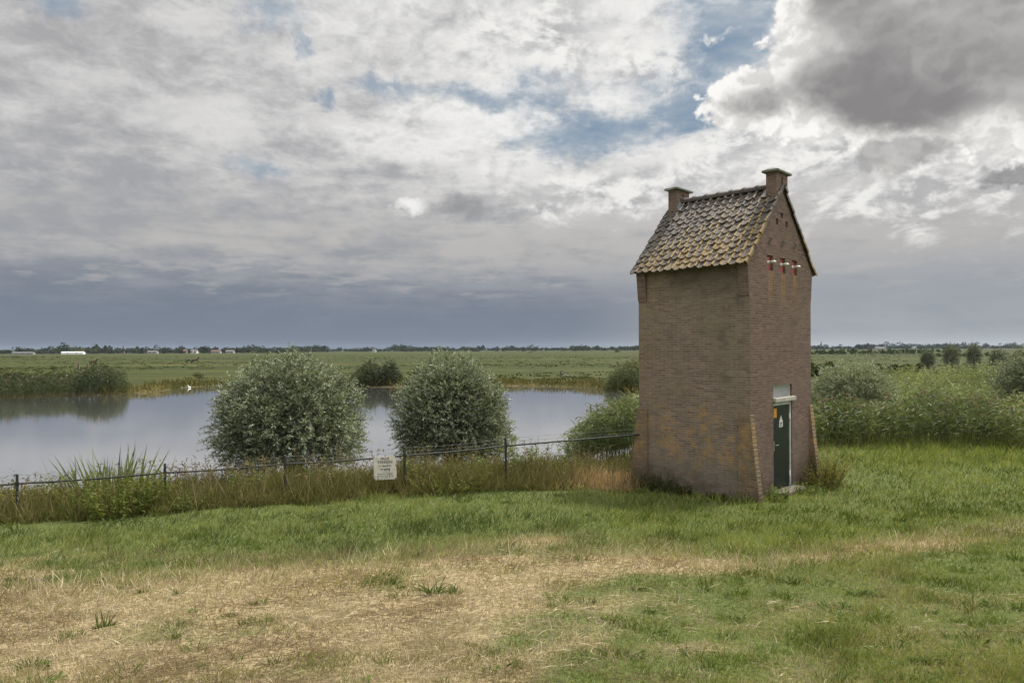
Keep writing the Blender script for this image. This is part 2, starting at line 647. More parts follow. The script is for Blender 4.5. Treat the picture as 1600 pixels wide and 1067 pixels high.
def mat_ground():
    m, t, b = new_mat('ground_turf')
    c = objco(t)
    x, y, z = sep(t, c)
    a = t.nodes.new('ShaderNodeAttribute')
    a.attribute_name = 'dry'
    dry = E(t, a.outputs['Fac'])
    a2 = t.nodes.new('ShaderNodeAttribute')
    a2.attribute_name = 'bank'
    bank = E(t, a2.outputs['Fac'])
    nf = noise(t, c, 22.0, 6, 0.65)
    nm = noise(t, c, 1.6, 5, 0.6)
    green = mixc(t, nf.ss(0.3, 0.7), (0.040, 0.052, 0.016), (0.095, 0.115, 0.035))
    straw = mixc(t, nf.ss(0.32, 0.68), (0.12, 0.09, 0.05), (0.32, 0.255, 0.15))
    near = mixc(t, (dry + (nm - 0.5) * 0.5).ss(0.2, 0.8), green, straw)
    # far meadow: broad mown strips, tussocks, worn yellow patches
    st = noise(t, vscale(t, c, (0.006, 0.035, 0)), 1.0, 6, 0.6)
    far_band = noise(t, vscale(t, c, (0.0012, 0.022, 0)), 1.0, 3, 0.6)
    tus = noise(t, vscale(t, c, (0.10, 0.12, 0)), 1.0, 7, 0.68)
    far = mixc(t, st.ss(0.35, 0.65), (0.031, 0.039, 0.0105), (0.055, 0.059, 0.0155))
    far = mixc(t, st.ss(0.56, 0.72) * 0.5, far, (0.105, 0.085, 0.034))
    far = mixc(t, far_band.ss(0.40, 0.62) * 0.55, far, (0.026, 0.034, 0.011))
    far = mixc(t, tus.ss(0.44, 0.66) * 0.75, far, (0.017, 0.025, 0.009))
    colr = mixc(t, y.ss(38, 60), near, far)
    mud = mixc(t, nm.ss(0.35, 0.65), (0.05, 0.045, 0.022), (0.13, 0.10, 0.05))
    colr = mixc(t, bank * 0.85, colr, mud)
    put(t, colr, b.inputs['Base Color'])
    b.inputs['Roughness'].default_value = 0.95
    b.inputs['Specular IOR Level'].default_value = 0.1
    bp = t.nodes.new('ShaderNodeBump')
    bp.inputs['Strength'].default_value = 0.8
    bp.inputs['Distance'].default_value = 0.04
    put(t, nf, bp.inputs['Height'])
    t.links.new(bp.outputs[0], b.inputs['Normal'])
    return m


def mat_water():
    m, t, b = new_mat('pond_water')
    c = objco(t)
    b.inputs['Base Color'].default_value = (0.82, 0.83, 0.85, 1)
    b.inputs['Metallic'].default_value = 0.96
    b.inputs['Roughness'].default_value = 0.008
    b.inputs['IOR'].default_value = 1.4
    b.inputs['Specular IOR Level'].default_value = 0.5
    n1 = noise(t, vscale(t, c, (1.0, 2.0, 1)), 2.6, 4, 0.6)
    n2 = noise(t, vscale(t, c, (0.05, 0.12, 1)), 1.0, 3, 0.5)
    bp = t.nodes.new('ShaderNodeBump')
    bp.inputs['Strength'].default_value = 0.045
    bp.inputs['Distance'].default_value = 0.05
    put(t, n1 * n2.ss(0.2, 0.8, 0.5, 1.0), bp.inputs['Height'])
    t.links.new(bp.outputs[0], b.inputs['Normal'])
    return m


def mat_brick(name, c1, c2, mortar, grime, lichen, drip=False, moss=0.0):
    """Brick on metre UVs: u along the wall, v up."""
    m, t, b = new_mat(name)
    uv = t.nodes.new('ShaderNodeUVMap')
    uv.uv_map = 'uv'
    co = E(t, uv.outputs[0])
    oc = objco(t)
    br = t.nodes.new('ShaderNodeTexBrick')
    put(t, co, br.inputs['Vector'])
    br.inputs['Scale'].default_value = 1.0
    br.inputs['Brick Width'].default_value = 0.205
    br.inputs['Row Height'].default_value = 0.052
    br.inputs['Mortar Size'].default_value = 0.0075
    br.inputs['Mortar Smooth'].default_value = 0.3
    br.inputs['Bias'].default_value = 0.0
    put(t, c1, br.inputs['Color1'])
    put(t, c2, br.inputs['Color2'])
    put(t, mortar, br.inputs['Mortar'])
    colr = E(t, br.outputs['Color'])
    fac = E(t, br.outputs['Fac'])
    u, v, _ = sep(t, co)
    n_big = noise(t, oc, 0.9, 6, 0.62)
    n_mid = noise(t, oc, 3.2, 6, 0.65)
    n_fine = noise(t, oc, 28.0, 4, 0.6)
    colr = mixc(t, noise(t, comb(t, u * 4.9, v * 19.2, 0.0), 1.0, 0, 0.5).ss(0.25, 0.75), mixc(t, 1.0, colr, (0.88, 0.87, 0.87), 'MULTIPLY'), mixc(t, 1.0, colr, (1.09, 1.09, 1.09), 'MULTIPLY'))
    colr = mixc(t, n_fine.ss(0.3, 0.7) * 0.35, colr, tuple(0.45 * v_ for v_ in c1))
    colr = mixc(t, n_big.ss(0.42, 0.66) * grime, colr, (0.175, 0.150, 0.105))
    colr = mixc(t, (n_mid * 0.6 + n_big * 0.4).ss(0.52, 0.66) * 0.45, colr, (0.075, 0.055, 0.042))
    if moss:
        mo = (n_mid + (0.35 - v * 0.42)).ss(0.35, 0.9) * moss
        colr = mixc(t, mo, colr, (0.17, 0.155, 0.115))
        xl, yl, zl = sep(t, oc)
        ed = yl.ss(0.2, 1.3) * v.ss(1.2, 2.6) * (noise(t, oc, 4.5, 8, 0.7)).ss(0.44, 0.68) * 0.5
        colr = mixc(t, ed, colr, (0.22, 0.165, 0.06))
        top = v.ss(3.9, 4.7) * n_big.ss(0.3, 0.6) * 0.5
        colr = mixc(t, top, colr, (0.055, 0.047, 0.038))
    if lichen:
        zone = v.ss(0.15, 0.8) * (1.0 - v.ss(1.3, 2.2))
        n_l = noise(t, vscale(t, oc, (1, 1, 1.3)), 5.5, 9, 0.74)
        n_r = noise(t, oc, 1.3, 4, 0.6)
        ly = (n_l + zone * 0.13 + (n_r - 0.5) * 0.42).ss(0.595, 0.76)
        ly = ly * (0.55 + 0.45 * n_fine.ss(0.35, 0.6)) * fac.ss(0.0, 1.0, 1.0, 0.55)
        colr = mixc(t, ly * lichen * 0.85, colr, (0.37, 0.225, 0.065))
        pale = (noise(t, oc, 1.7, 8, 0.72)).ss(0.52, 0.75) * 0.5 * lichen
        colr = mixc(t, pale, colr, (0.25, 0.205, 0.12))
    if drip:
        # rusty yellow streaks under the three cable openings, running down the gable
        for xc in (-0.63, 0.02, 0.65):
            w = 1.0 - (u - (xc + 0.03)).abs().ss(0.05, 0.16)
            h = v.ss(3.75, 4.55) * (1.0 - v.ss(4.66, 4.70))
            sn = noise(t, vscale(t, co, (22, 1.6, 1)), 1.0, 5, 0.6)
            colr = mixc(t, w * h * sn.ss(0.34, 0.66) * 0.7, colr, (0.34, 0.19, 0.06))
    damp = (1.0 - v.ss(0.05, 0.75)) * (n_mid * 0.6 + n_big * 0.4).ss(0.36, 0.58) * 0.75
    colr = mixc(t, damp, colr, (0.060, 0.052, 0.036))
    put(t, colr, b.inputs['Base Color'])
    b.inputs['Roughness'].default_value = 0.9
    b.inputs['Specular IOR Level'].default_value = 0.25
    bp = t.nodes.new('ShaderNodeBump')
    bp.inputs['Strength'].default_value = 0.7
    bp.inputs['Distance'].default_value = 0.008
    put(t, (1.0 - fac) + n_fine * 0.5, bp.inputs['Height'])
    t.links.new(bp.outputs[0], b.inputs['Normal'])
    return m


def mat_tiles():
    m, t, b = new_mat('roof_pantiles')
    oc = objco(t)
    x, y, z = sep(t, oc)
    a = t.nodes.new('ShaderNodeAttribute')
    a.attribute_name = 'rnd'
    rnd = E(t, a.outputs['Fac'])
    n = noise(t, oc, 7.0, 6, 0.65)
    nf = noise(t, oc, 38.0, 5, 0.65)
    nb = noise(t, oc, 1.3, 4, 0.6)
    c = mixc(t, rnd, (0.046, 0.038, 0.031), (0.086, 0.071, 0.058))
    c = mixc(t, nf.ss(0.35, 0.65) * 0.4, c, (0.12, 0.105, 0.09))
    low = 1.0 - z.ss(5.0, 6.3)
    front = 1.0 - y.ss(-1.3, 1.6)
    a3 = t.nodes.new('ShaderNodeAttribute')
    a3.attribute_name = 'crest'
    crest = E(t, a3.outputs['Fac'])
    amt = low * 0.20 + front * 0.10 - 0.05 + (nb - 0.5) * 0.42 + (rnd - 0.5) * 0.10 + (crest - 0.5) * 0.30
    l = (n * 0.6 + nf * 0.4 + amt)  .ss(0.64, 0.78)
    c = mixc(t, l * 0.85, c, mixc(t, nf.ss(0.35, 0.65), (0.165, 0.095, 0.018), (0.24, 0.165, 0.045)))
    put(t, c, b.inputs['Base Color'])
    b.inputs['Roughness'].default_value = 0.75
    bp = t.nodes.new('ShaderNodeBump')
    bp.inputs['Strength'].default_value = 0.5
    bp.inputs['Distance'].default_value = 0.006
    put(t, nf, bp.inputs['Height'])
    t.links.new(bp.outputs[0], b.inputs['Normal'])
    return m


M = {}
M['ground'] = mat_ground()
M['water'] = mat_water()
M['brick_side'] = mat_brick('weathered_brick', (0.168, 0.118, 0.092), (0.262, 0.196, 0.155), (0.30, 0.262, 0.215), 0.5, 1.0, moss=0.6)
M['brick_gable'] = mat_brick('brown_brick', (0.138, 0.082, 0.066), (0.218, 0.138, 0.112), (0.21, 0.175, 0.148), 0.3, 0.0, drip=True)
M['brick_trim'] = mat_brick('lichened_brick', (0.16, 0.105, 0.07), (0.23, 0.16, 0.10), (0.24, 0.20, 0.14), 0.4, 0.9)
M['tiles'] = mat_tiles()
M['stone'] = plain('grey_green_stone', (0.17, 0.18, 0.15), 0.85, var=0.3, bump=0.4)
M['lead'] = plain('lead_sheet', (0.20, 0.21, 0.22), 0.6, var=0.2)
M['dark_hole'] = plain('dark_inside_shade', (0.015, 0.013, 0.012), 0.95)  # near-black colour stands in for shade inside slits, vents and windows
M['red_board'] = plain('faded_red_board', (0.33, 0.085, 0.08), 0.6, var=0.25)
M['ceramic'] = plain('white_ceramic', (0.58, 0.57, 0.53), 0.25, var=0.06)
M['iron'] = plain('rusty_iron', (0.075, 0.060, 0.050), 0.7, var=0.3)
M['door_green'] = plain('dark_green_paint', (0.006, 0.012, 0.009), 0.5, var=0.25, scale=3)
M['frame_paint'] = plain('pale_frame_paint', (0.42, 0.46, 0.42), 0.5, var=0.15)
M['lintel'] = plain('weathered_concrete', (0.38, 0.36, 0.31), 0.85, var=0.2, bump=0.5)
M['frost'] = plain('frosted_glass', (0.30, 0.32, 0.33), 0.22, var=0.12, scale=3)
M['yellow'] = plain('orange_yellow_sticker', (0.56, 0.28, 0.03), 0.5, var=0.08)
M['white'] = plain('white_paint', (0.72, 0.72, 0.70), 0.5, var=0.08)
M['black'] = plain('black_print', (0.02, 0.02, 0.02), 0.6)
M['steel'] = plain('bright_steel', (0.55, 0.55, 0.53), 0.3, 0.8)
M['fence'] = plain('dark_green_fence_paint', (0.020, 0.024, 0.020), 0.6, var=0.3, scale=12)
M['wire'] = plain('galvanised_wire', (0.20, 0.20, 0.20), 0.5, 0.6)
M['sign'] = plain('cream_sign_enamel', (0.56, 0.53, 0.46), 0.55, var=0.12, scale=9)
M['bark'] = plain('willow_bark', (0.085, 0.068, 0.048), 0.95, var=0.4, scale=9, bump=0.9)
M['twig'] = plain('willow_twig', (0.12, 0.10, 0.05), 0.8, var=0.3)
M['grass'] = foliage('grass_blades', 0.36, 0.0)
M['straw'] = foliage('dry_grass', 0.22, 0.0, hue=0.05)
M['reed'] = foliage('reed_leaves', 0.34, 0.015)
M['willow'] = foliage('willow_leaves', 0.28, 0.02, 0.4)
M['tree'] = foliage('far_tree_leaves', 0.15, 0.0)
M['horse_bay'] = plain('bay_coat', (0.065, 0.026, 0.014), 0.6)
M['horse_black'] = plain('black_coat', (0.012, 0.011, 0.012), 0.6)
M['swan'] = plain('white_feathers', (0.80, 0.80, 0.78), 0.8, var=0.04)
M['beak'] = plain('orange_beak', (0.60, 0.22, 0.04), 0.5)
M['old_wood'] = plain('grey_old_wood', (0.22, 0.19, 0.16), 0.9, var=0.3, scale=4)
M['wall_far'] = plain('pale_render', (0.27, 0.26, 0.25), 0.9)
M['wall_white2'] = plain('greyish_white_wall', (0.50, 0.50, 0.48), 0.8)
M['wall_white'] = plain('white_cladding', (0.80, 0.80, 0.78), 0.7)
M['wall_brick'] = plain('far_brick', (0.14, 0.10, 0.085), 0.9)
M['roof_far'] = plain('dark_far_roof', (0.10, 0.095, 0.10), 0.8)
M['roof_red'] = plain('red_far_roof', (0.10, 0.062, 0.052), 0.8)


# ------------------------------------------------------------------ ground and water
def axis(segs):
    out = []
    for a, b, s in segs:
        out += list(np.arange(a, b - 1e-6, s))
    return np.array(sorted(set(np.round(out, 4))))


def geo(a, b, s0, g):
    v, s = a, s0
    o = []
    while v < b:
        o.append(v)
        v += s
        s *= g
    return o + [b]


xs_r = np.array(geo(30, 7000, 0.8, 1.13))
xs = np.concatenate([-xs_r[::-1] , np.arange(-29.6, 29.8, 0.4), xs_r])
ys = np.concatenate([-np.array(geo(8, 400, 1.0, 1.4))[::-1], np.arange(-7.5, 34, 0.33), np.arange(34, 95, 0.9), np.array(geo(95, 9000, 1.2, 1.12))])
GX, GY = np.meshgrid(xs, ys)
GZ = terrain(GX, GY)
nx, ny = len(xs), len(ys)
V = np.stack([GX.ravel(), GY.ravel(), GZ.ravel()], 1)
ii = (np.arange(ny - 1)[:, None] * nx + np.arange(nx - 1)[None, :]).ravel()
loops = np.stack([ii, ii + 1, ii + nx + 1, ii + nx], 1).ravel()
gme = np_mesh('ground', V, loops, np.arange(len(ii)) * 4, smooth=True)
dr = gme.attributes.new('dry', 'FLOAT', 'POINT')
dr.data.foreach_set('value', (dryness(V[:, 0], V[:, 1]) * (V[:, 1] > 0.5) * (V[:, 1] < 24)).astype(np.float32))
sdv = pond_sd(V[:, 0], V[:, 1])
bk = gme.attributes.new('bank', 'FLOAT', 'POINT')
bk.data.foreach_set('value', ((1 - sstep(0.5, 4.0, sdv)) * (0.6 + 0.4 * (V[:, 1] > 40))).astype(np.float32))
g = link('ground', gme, M['ground'])
tag(g, 'grassy dyke slope running down to flat green polder meadow', 'ground', kind='structure')

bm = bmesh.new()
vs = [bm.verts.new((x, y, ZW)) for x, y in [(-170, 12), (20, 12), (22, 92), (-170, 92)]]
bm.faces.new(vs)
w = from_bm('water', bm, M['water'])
tag(w, 'calm grey pond reflecting the cloudy sky', 'pond', kind='structure')


# ------------------------------------------------------------------ mesh bits
def box(bm, lo, hi, bevel=0.0):
    g0 = bmesh.ops.create_cube(bm, size=1.0)
    vs = g0['verts']
    for v in vs:
        v.co = Vector(tuple(lo[i] + (hi[i] - lo[i]) * (v.co[i] + 0.5) for i in range(3)))
    if bevel:
        es = list({e for v in vs for e in v.link_edges})
        bmesh.ops.bevel(bm, geom=es, offset=bevel, segments=2, affect='EDGES')


def tube(bm, pts, rads, n=8, cap=True):
    pts = [Vector(p) for p in pts]
    if not hasattr(rads, '__len__'):
        rads = [rads] * len(pts)
    rings = []
    for i, p in enumerate(pts):
        d = (pts[min(i + 1, len(pts) - 1)] - pts[max(i - 1, 0)]).normalized()
        a = d.orthogonal().normalized() if i == 0 else (rings[-1][1] - d * rings[-1][1].dot(d)).normalized()
        bb = d.cross(a)
        rings.append(([bm.verts.new(p + (a * math.cos(2 * math.pi * k / n) + bb * math.sin(2 * math.pi * k / n)) * rads[i]) for k in range(n)], a))
    for i in range(len(rings) - 1):
        A_, B_ = rings[i][0], rings[i + 1][0]
        for k in range(n):
            bm.faces.new((A_[k], A_[(k + 1) % n], B_[(k + 1) % n], B_[k]))
    if cap:
        bm.faces.new(rings[0][0][::-1])
        bm.faces.new(rings[-1][0])


def metre_uv(o):
    """u along the wall, v up, in metres of the object's own space."""
    me = o.data
    uv = me.uv_layers.new(name='uv')
    for p in me.polygons:
        nn = p.normal
        for li in p.loop_indices:
            c = me.vertices[me.loops[li].vertex_index].co
            if abs(nn.z) > 0.8:
                uv.data[li].uv = (c.x, c.y)
            elif abs(nn.x) > abs(nn.y):
                uv.data[li].uv = (c.y, c.z)
            else:
                uv.data[li].uv = (c.x, c.z)
    return o


def slab_with_holes(outline, holes, y0, y1, reveal_only=True):
    """Upright slab in the xz plane between y0 and y1 with openings cut through."""
    bm = bmesh.new()
    loopsF = []
    for y in (y0, y1):
        es = []
        for lp in [outline] + holes:
            vs = [bm.verts.new((x, y, z)) for x, z in lp]
            loopsF.append(vs)
            for i in range(len(vs)):
                es.append(bm.edges.new((vs[i], vs[(i + 1) % len(vs)])))
        bmesh.ops.triangle_fill(bm, use_beauty=True, use_dissolve=False, edges=es)
    k = 1 + len(holes)
    for j in range(k):
        a, b = loopsF[j], loopsF[j + k]
        for i in range(len(a)):
            q = (i + 1) % len(a)
            bm.faces.new((a[i], a[q], b[q], b[i]))
    return bm


def rect(x0, x1, z0, z1):
    return [(x0, z0), (x1, z0), (x1, z1), (x0, z1)]


# ------------------------------------------------------------------ the brick transformer house
HW, HD = 1.575, 1.32                      # half width of the gable, half depth
UX, UY = Vector((0.6947, 0.7193, 0)), Vector((-0.7193, 0.6947, 0))
CORNER = Vector((4.778, 14.0, 0))
HC = CORNER + UX * HW + UY * HD
house = empty('transformer_house', (HC.x, HC.y, 0.0), math.atan2(UX.y, UX.x))
tag(house, 'tall narrow brown brick transformer house with tiled gable roof and green door', 'brick tower')
APEX, SLOPE = 6.56, 1.02
GT = 0.22
zr = lambda x: APEX - SLOPE * abs(x)
SH = 0.10
ze = zr(HW + SH) - 0.07
prof = [(-HW, -0.6), (HW, -0.6), (HW, 4.12), (HW + 0.025, 4.12), (HW + SH, ze), (0, APEX - 0.05), (-HW - SH, ze), (-HW - 0.025, 4.12), (-HW, 4.12)]
holes = [rect(-0.49, 0.49, 0.0, 2.26)]
for xc in (-0.63, 0.02, 0.65):
    holes.append(rect(xc - 0.145, xc + 0.145, 4.69, 5.01))
for xc, zc in ((-0.01, 5.94), (-0.255, 5.765), (0.235, 5.765)):
    holes.append(rect(xc - 0.06, xc + 0.06, zc - 0.065, zc + 0.065))
metre_uv(from_bm('gable_wall', slab_with_holes(prof, holes, -HD, -HD + GT), M['brick_gable'], house))
metre_uv(from_bm('gable_wall', slab_with_holes(prof, [], HD - GT, HD), M['brick_gable'], house))
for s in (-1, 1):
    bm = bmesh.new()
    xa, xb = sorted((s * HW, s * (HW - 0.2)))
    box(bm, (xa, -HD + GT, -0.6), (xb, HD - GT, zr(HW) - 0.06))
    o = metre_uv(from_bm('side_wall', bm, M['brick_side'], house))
# the gable ends as they show on the side walls: brick returns flush with the long wall
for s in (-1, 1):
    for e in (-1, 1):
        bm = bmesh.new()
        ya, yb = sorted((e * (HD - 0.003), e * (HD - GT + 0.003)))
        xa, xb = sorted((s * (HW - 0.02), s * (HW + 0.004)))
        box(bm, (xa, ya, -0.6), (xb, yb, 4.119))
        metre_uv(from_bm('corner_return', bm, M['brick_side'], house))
# flared brick buttresses at the foot of each gable corner
for s in (-1, 1):
    for e in (-1, 1):
        bm = bmesh.new()
        steps = 26
        ztop = 1.72
        hgt = ztop + 0.5
        y_in = e * (HD - GT - 0.02)
        pr = [(y_in, -0.5), (y_in, ztop - 0.03)]
        for i in range(steps + 1):                    # each course of the slope steps out a little
            zz = ztop - hgt * i / steps
            off = 0.02 + 0.26 * (i / steps) ** 1.15
            pr.append((e * (HD + off), zz))
            if i < steps:
                pr.append((e * (HD + off + 0.006), zz - 0.010))
        x0, x1 = s * (HW - 0.12), s * (HW + 0.055)
        A_ = [bm.verts.new((x0, y, z)) for y, z in pr]
        B_ = [bm.verts.new((x1, y, z)) for y, z in pr]
        bm.faces.new(A_)
        bm.faces.new(B_)
        for i in range(len(pr)):
            q = (i + 1) % len(pr)
            bm.faces.new((A_[i], A_[q], B_[q], B_[i]))
        metre_uv(from_bm('buttress', bm, M['brick_trim'], house))


def roof_side(s):
    cols, rows, sub = 15, 14, 12
    y0, y1 = -HD - 0.06, HD + 0.06
    L = (HW + 0.21) * math.hypot(1, SLOPE)
    dirx, dirz = s / math.hypot(1, SLOPE), -SLOPE / math.hypot(1, SLOPE)
    nxv, nzv = s * SLOPE / math.hypot(1, SLOPE), 1 / math.hypot(1, SLOPE)
    rr = np.random.default_rng(5 + s)
    Vv, Ll, Ss, Rn, Hn = [], [], [], [], []
    tw = (y1 - y0) / cols
    tl = L / rows
    n = sub + 1
    for r in range(rows):
        for c in range(cols):
            j = rr.normal(0, 0.0065, 3)
            rv = rr.random()
            base = len(Vv)
            prof_ = []
            for i in range(n):
                u = i / sub
                # S of a pantile: broad shallow trough, then a tight rounded roll over the neighbour's edge
                h = 0.023 * math.sin(2 * math.pi * u + 0.5) + 0.009 * math.sin(4 * math.pi * u)
                prof_.append((y0 + (c + u * 1.03) * tw, h))
            rowsp = [(r * tl - 0.03, 0.008), (r * tl + tl * 0.6, 0.024), ((r + 1) * tl + 0.012, 0.034), ((r + 1) * tl + 0.012, 0.012)]
            for q, (a, lift) in enumerate(rowsp):
                for y, h in prof_:
                    d = max(a, 0.0) + j[1]
                    k = h + lift + j[0] + 0.012
                    Vv.append((dirx * d + nxv * k, y + j[2], APEX + dirz * d + nzv * k))
                    Rn.append(rv)
                    Hn.append(min(1.0, max(0.0, (h + 0.03) / 0.06)))
            for q in range(3):
                for i in range(sub):
                    Ss.append(len(Ll))
                    Ll += [base + q * n + i, base + q * n + i + 1, base + (q + 1) * n + i + 1, base + (q + 1) * n + i]
            if c in (0, cols - 1):                      # the verge tiles turn down over the gable edge
                e = 0 if c == 0 else sub
                vb = len(Vv)
                for q in range(3):
                    x, y, z = Vv[base + q * n + e]
                    Vv.append((x - nxv * 0.075, y, z - nzv * 0.075))
                    Rn.append(rv)
                    Hn.append(0.4)
                for q in range(2):
                    Ss.append(len(Ll))
                    Ll += [base + q * n + e, base + (q + 1) * n + e, vb + q + 1, vb + q]
    me = np_mesh('roof', np.array(Vv), np.array(Ll), np.array(Ss), smooth=False)
    for nm, dat in (('rnd', Rn), ('crest', Hn)):
        a = me.attributes.new(nm, 'FLOAT', 'POINT')
        a.data.foreach_set('value', np.array(dat, dtype=np.float32))
    bm = bmesh.new()
    bm.from_mesh(me)
    # the boarding under the tiles
    t0, t1 = -0.045, 0.0
    sec = []
    for d, k in ((0.0, t0), (L - 0.05, t0), (L - 0.05, t1), (0.0, t1)):
        sec.append((dirx * d + nxv * k, APEX + dirz * d + nzv * k))
    A_ = [bm.verts.new((x, -HD - 0.012, z)) for x, z in sec]
    B_ = [bm.verts.new((x, HD + 0.012, z)) for x, z in sec]
    for i in range(4):
        q = (i + 1) % 4
        bm.faces.new((A_[i], A_[q], B_[q], B_[i]))
    bm.faces.new(A_)
    bm.faces.new(B_)
    o = from_bm('roof', bm, M['tiles'], house, recalc=False)
    for p in o.data.polygons:
        p.use_smooth = True
    o.data.set_sharp_from_angle(angle=R(50))


roof_side(-1)
roof_side(1)
# ridge tiles
bm = bmesh.new()
nr, yy0, yy1 = 7, -HD + 0.23, HD - 0.23
rn = []
for i in range(nr):
    a, b_ = yy0 + (yy1 - yy0) * i / nr - 0.015, yy0 + (yy1 - yy0) * (i + 1) / nr + 0.03
    ra, rb = 0.105, 0.122
    rings = []
    for y, r_ in ((a, ra), (b_ - 0.06, rb - 0.004), (b_ - 0.055, rb + 0.012), (b_, rb + 0.012), (b_, rb - 0.02)):
        rings.append([bm.verts.new((r_ * math.cos(th), y, APEX + 0.005 + r_ * 0.85 * math.sin(th))) for th in np.linspace(-0.25, math.pi + 0.25, 10)])
    for q in range(len(rings) - 1):
        for k in range(9):
            bm.faces.new((rings[q][k], rings[q][k + 1], rings[q + 1][k + 1], rings[q + 1][k]))
o = from_bm('ridge_tiles', bm, M['tiles'], house, smooth=True)
o.data.set_sharp_from_angle(angle=R(45))

# chimneys: thin brick slabs rising out of each gable, stone cap, a slit in the face
for e in (-1, 1):
    ya, yb = sorted((e * (HD + 0.004), e * (HD - GT - 0.01)))
    zb, zt = 5.98, 6.84
    ol = [(-0.285, zb), (0.285, zb), (0.285, zt), (-0.285, zt)]
    hl = [rect(-0.036, 0.036, 6.14, 6.76)]
    ch = metre_uv(from_bm('chimney', slab_with_holes(ol, hl, ya, yb), M['brick_gable'], house))
    bm = bmesh.new()
    yo = -1 if e < 0 else 1
    yf_ = (ya if e < 0 else yb) - yo * 0.012
    box(bm, (-0.06, min(yf_, yf_ - yo * 0.03), 6.10), (0.06, max(yf_, yf_ - yo * 0.03), 6.80))
    from_bm('slit_shade_panel', bm, M['dark_hole'], ch)  # dark panel close behind the face, painting the shade inside the slit
    bm = bmesh.new()
    box(bm, (-0.375, ya - 0.065, zt), (0.375, yb + 0.065, zt + 0.045), 0.008)
    for v in bm.verts:
        pass
    mz = zt + 0.045
    pts = [(-0.375, ya - 0.065), (0.375, ya - 0.065), (0.375, yb + 0.065), (-0.375, yb + 0.065)]
    lo_ = [bm.verts.new((x * 0.985, y * 1.0 + (0.004 if y < (ya + yb) / 2 else -0.004), mz - 0.004)) for x, y in pts]
    hi_ = [bm.verts.new((x * 0.8, (ya + yb) / 2 + (y - (ya + yb) / 2) * 0.35, mz + 0.045)) for x, y in pts]
    for i in range(4):
        q = (i + 1) % 4
        bm.faces.new((lo_[i], lo_[q], hi_[q], hi_[i]))
    bm.faces.new(hi_)
    bm.faces.new(lo_)
    from_bm('cap', bm, M['stone'], ch)
    # lead flashing where the slab meets the tiles
    bm = bmesh.new()
    yi = e * (HD - GT - 0.012)
    for s in (-1, 1):
        for (xx, w_) in ((0.0, 0.30),):
            xa, xb = s * xx, s * (xx + w_)
            off = 0.075
            q = [(xa, yi, zr(xa) + off), (xb, yi, zr(xb) + off), (xb, yi - e * 0.10, zr(xb) + off + 0.004), (xa, yi - e * 0.10, zr(xa) + off + 0.004)]
            bm.faces.new([bm.verts.new(p) for p in q])
            up = [(xa, yi, zr(xa) + off), (xb, yi, zr(xb) + off), (xb, yi, zr(xb) + off + 0.08), (xa, yi, zr(xa) + off + 0.08)]
            if xx == 0:
                bm.faces.new([bm.verts.new(p) for p in up])
    o = from_bm('flashing', bm, M['lead'], ch)
    sm = o.modifiers.new('thick', 'SOLIDIFY')
    sm.thickness = 0.006

# cable openings with red boards and white insulators, iron hooks, vent holes
for xc in (-0.63, 0.02, 0.65):
    bm = bmesh.new()
    box(bm, (xc - 0.16, -HD + 0.055, 4.675), (xc + 0.16, -HD + 0.085, 5.025))
    op = from_bm('red_board', bm, M['red_board'], house)
    bm = bmesh.new()
    tube(bm, [(xc, -HD + 0.057, 4.865), (xc, -HD + 0.03, 4.865), (xc, -HD + 0.028, 4.865), (xc, -HD - 0.02, 4.865), (xc, -HD - 0.03, 4.865), (xc, -HD - 0.10, 4.865), (xc, -HD - 0.135, 4.865)],
         [0.045, 0.04, 0.026, 0.026, 0.036, 0.03, 0.014], 12)
    from_bm('insulator', bm, M['ceramic'], op, smooth=True)
    bm = bmesh.new()
    arc = [(xc - 0.06 + 0.075 * math.cos(a), -HD - 0.035, 5.34 - 0.075 * math.sin(a)) for a in np.linspace(-0.5, math.pi - 0.4, 9)]
    tube(bm, [(arc[0][0], -HD + 0.02, arc[0][2])] + arc, 0.011, 6)
    from_bm('iron_hook', bm, M['iron'], house, smooth=True)
for xc, zc in ((-0.01, 5.94), (-0.255, 5.765), (0.235, 5.765)):
    bm = bmesh.new()
    box(bm, (xc - 0.075, -HD + 0.15, zc - 0.08), (xc + 0.075, -HD + 0.17, zc + 0.08))
    from_bm('vent_back', bm, M['dark_hole'], house)

# doorway
bm = bmesh.new()
yf0, yf1 = -HD + 0.025, -HD + 0.095
box(bm, (-0.488, yf0, 0.02), (-0.43, yf1, 1.885), 0.004)
box(bm, (0.43, yf0, 0.02), (0.488, yf1, 1.885), 0.004)
box(bm, (-0.429, yf0, 1.825), (0.429, yf1, 1.885), 0.004)
from_bm('door_frame', bm, M['frame_paint'], house)
bm = bmesh.new()
box(bm, (-0.424, -HD + 0.045, 0.035), (0.424, -HD + 0.09, 1.82), 0.004)
box(bm, (-0.40, -HD + 0.037, 0.06), (0.40, -HD + 0.046, 0.24), 0.003)       # kick plate
door = from_bm('door', bm, M['door_green'], house)
yd = -HD + 0.045
bm = bmesh.new()
box(bm, (-0.385, yd - 0.006, 0.86), (-0.345, yd, 1.06), 0.002)
tube(bm, [(-0.365, yd, 0.985), (-0.365, yd - 0.05, 0.985), (-0.25, yd - 0.052, 0.985)], 0.010, 8)
from_bm('handle', bm, M['steel'], door)
for zc in (0.30, 1.56):
    bm = bmesh.new()
    box(bm, (0.395, yd - 0.012, zc - 0.06), (0.452, yf0 - 0.001, zc + 0.06), 0.003)
    tube(bm, [(0.428, yd - 0.022, zc - 0.07), (0.428, yd - 0.022, zc + 0.07)], 0.014, 8)
    from_bm('hinge', bm, M['white'], door)
bm = bmesh.new()
box(bm, (-0.385, yd - 0.004, 1.565), (-0.22, yd - 0.0005, 1.765))
st = from_bm('sticker', bm, M['yellow'], door)
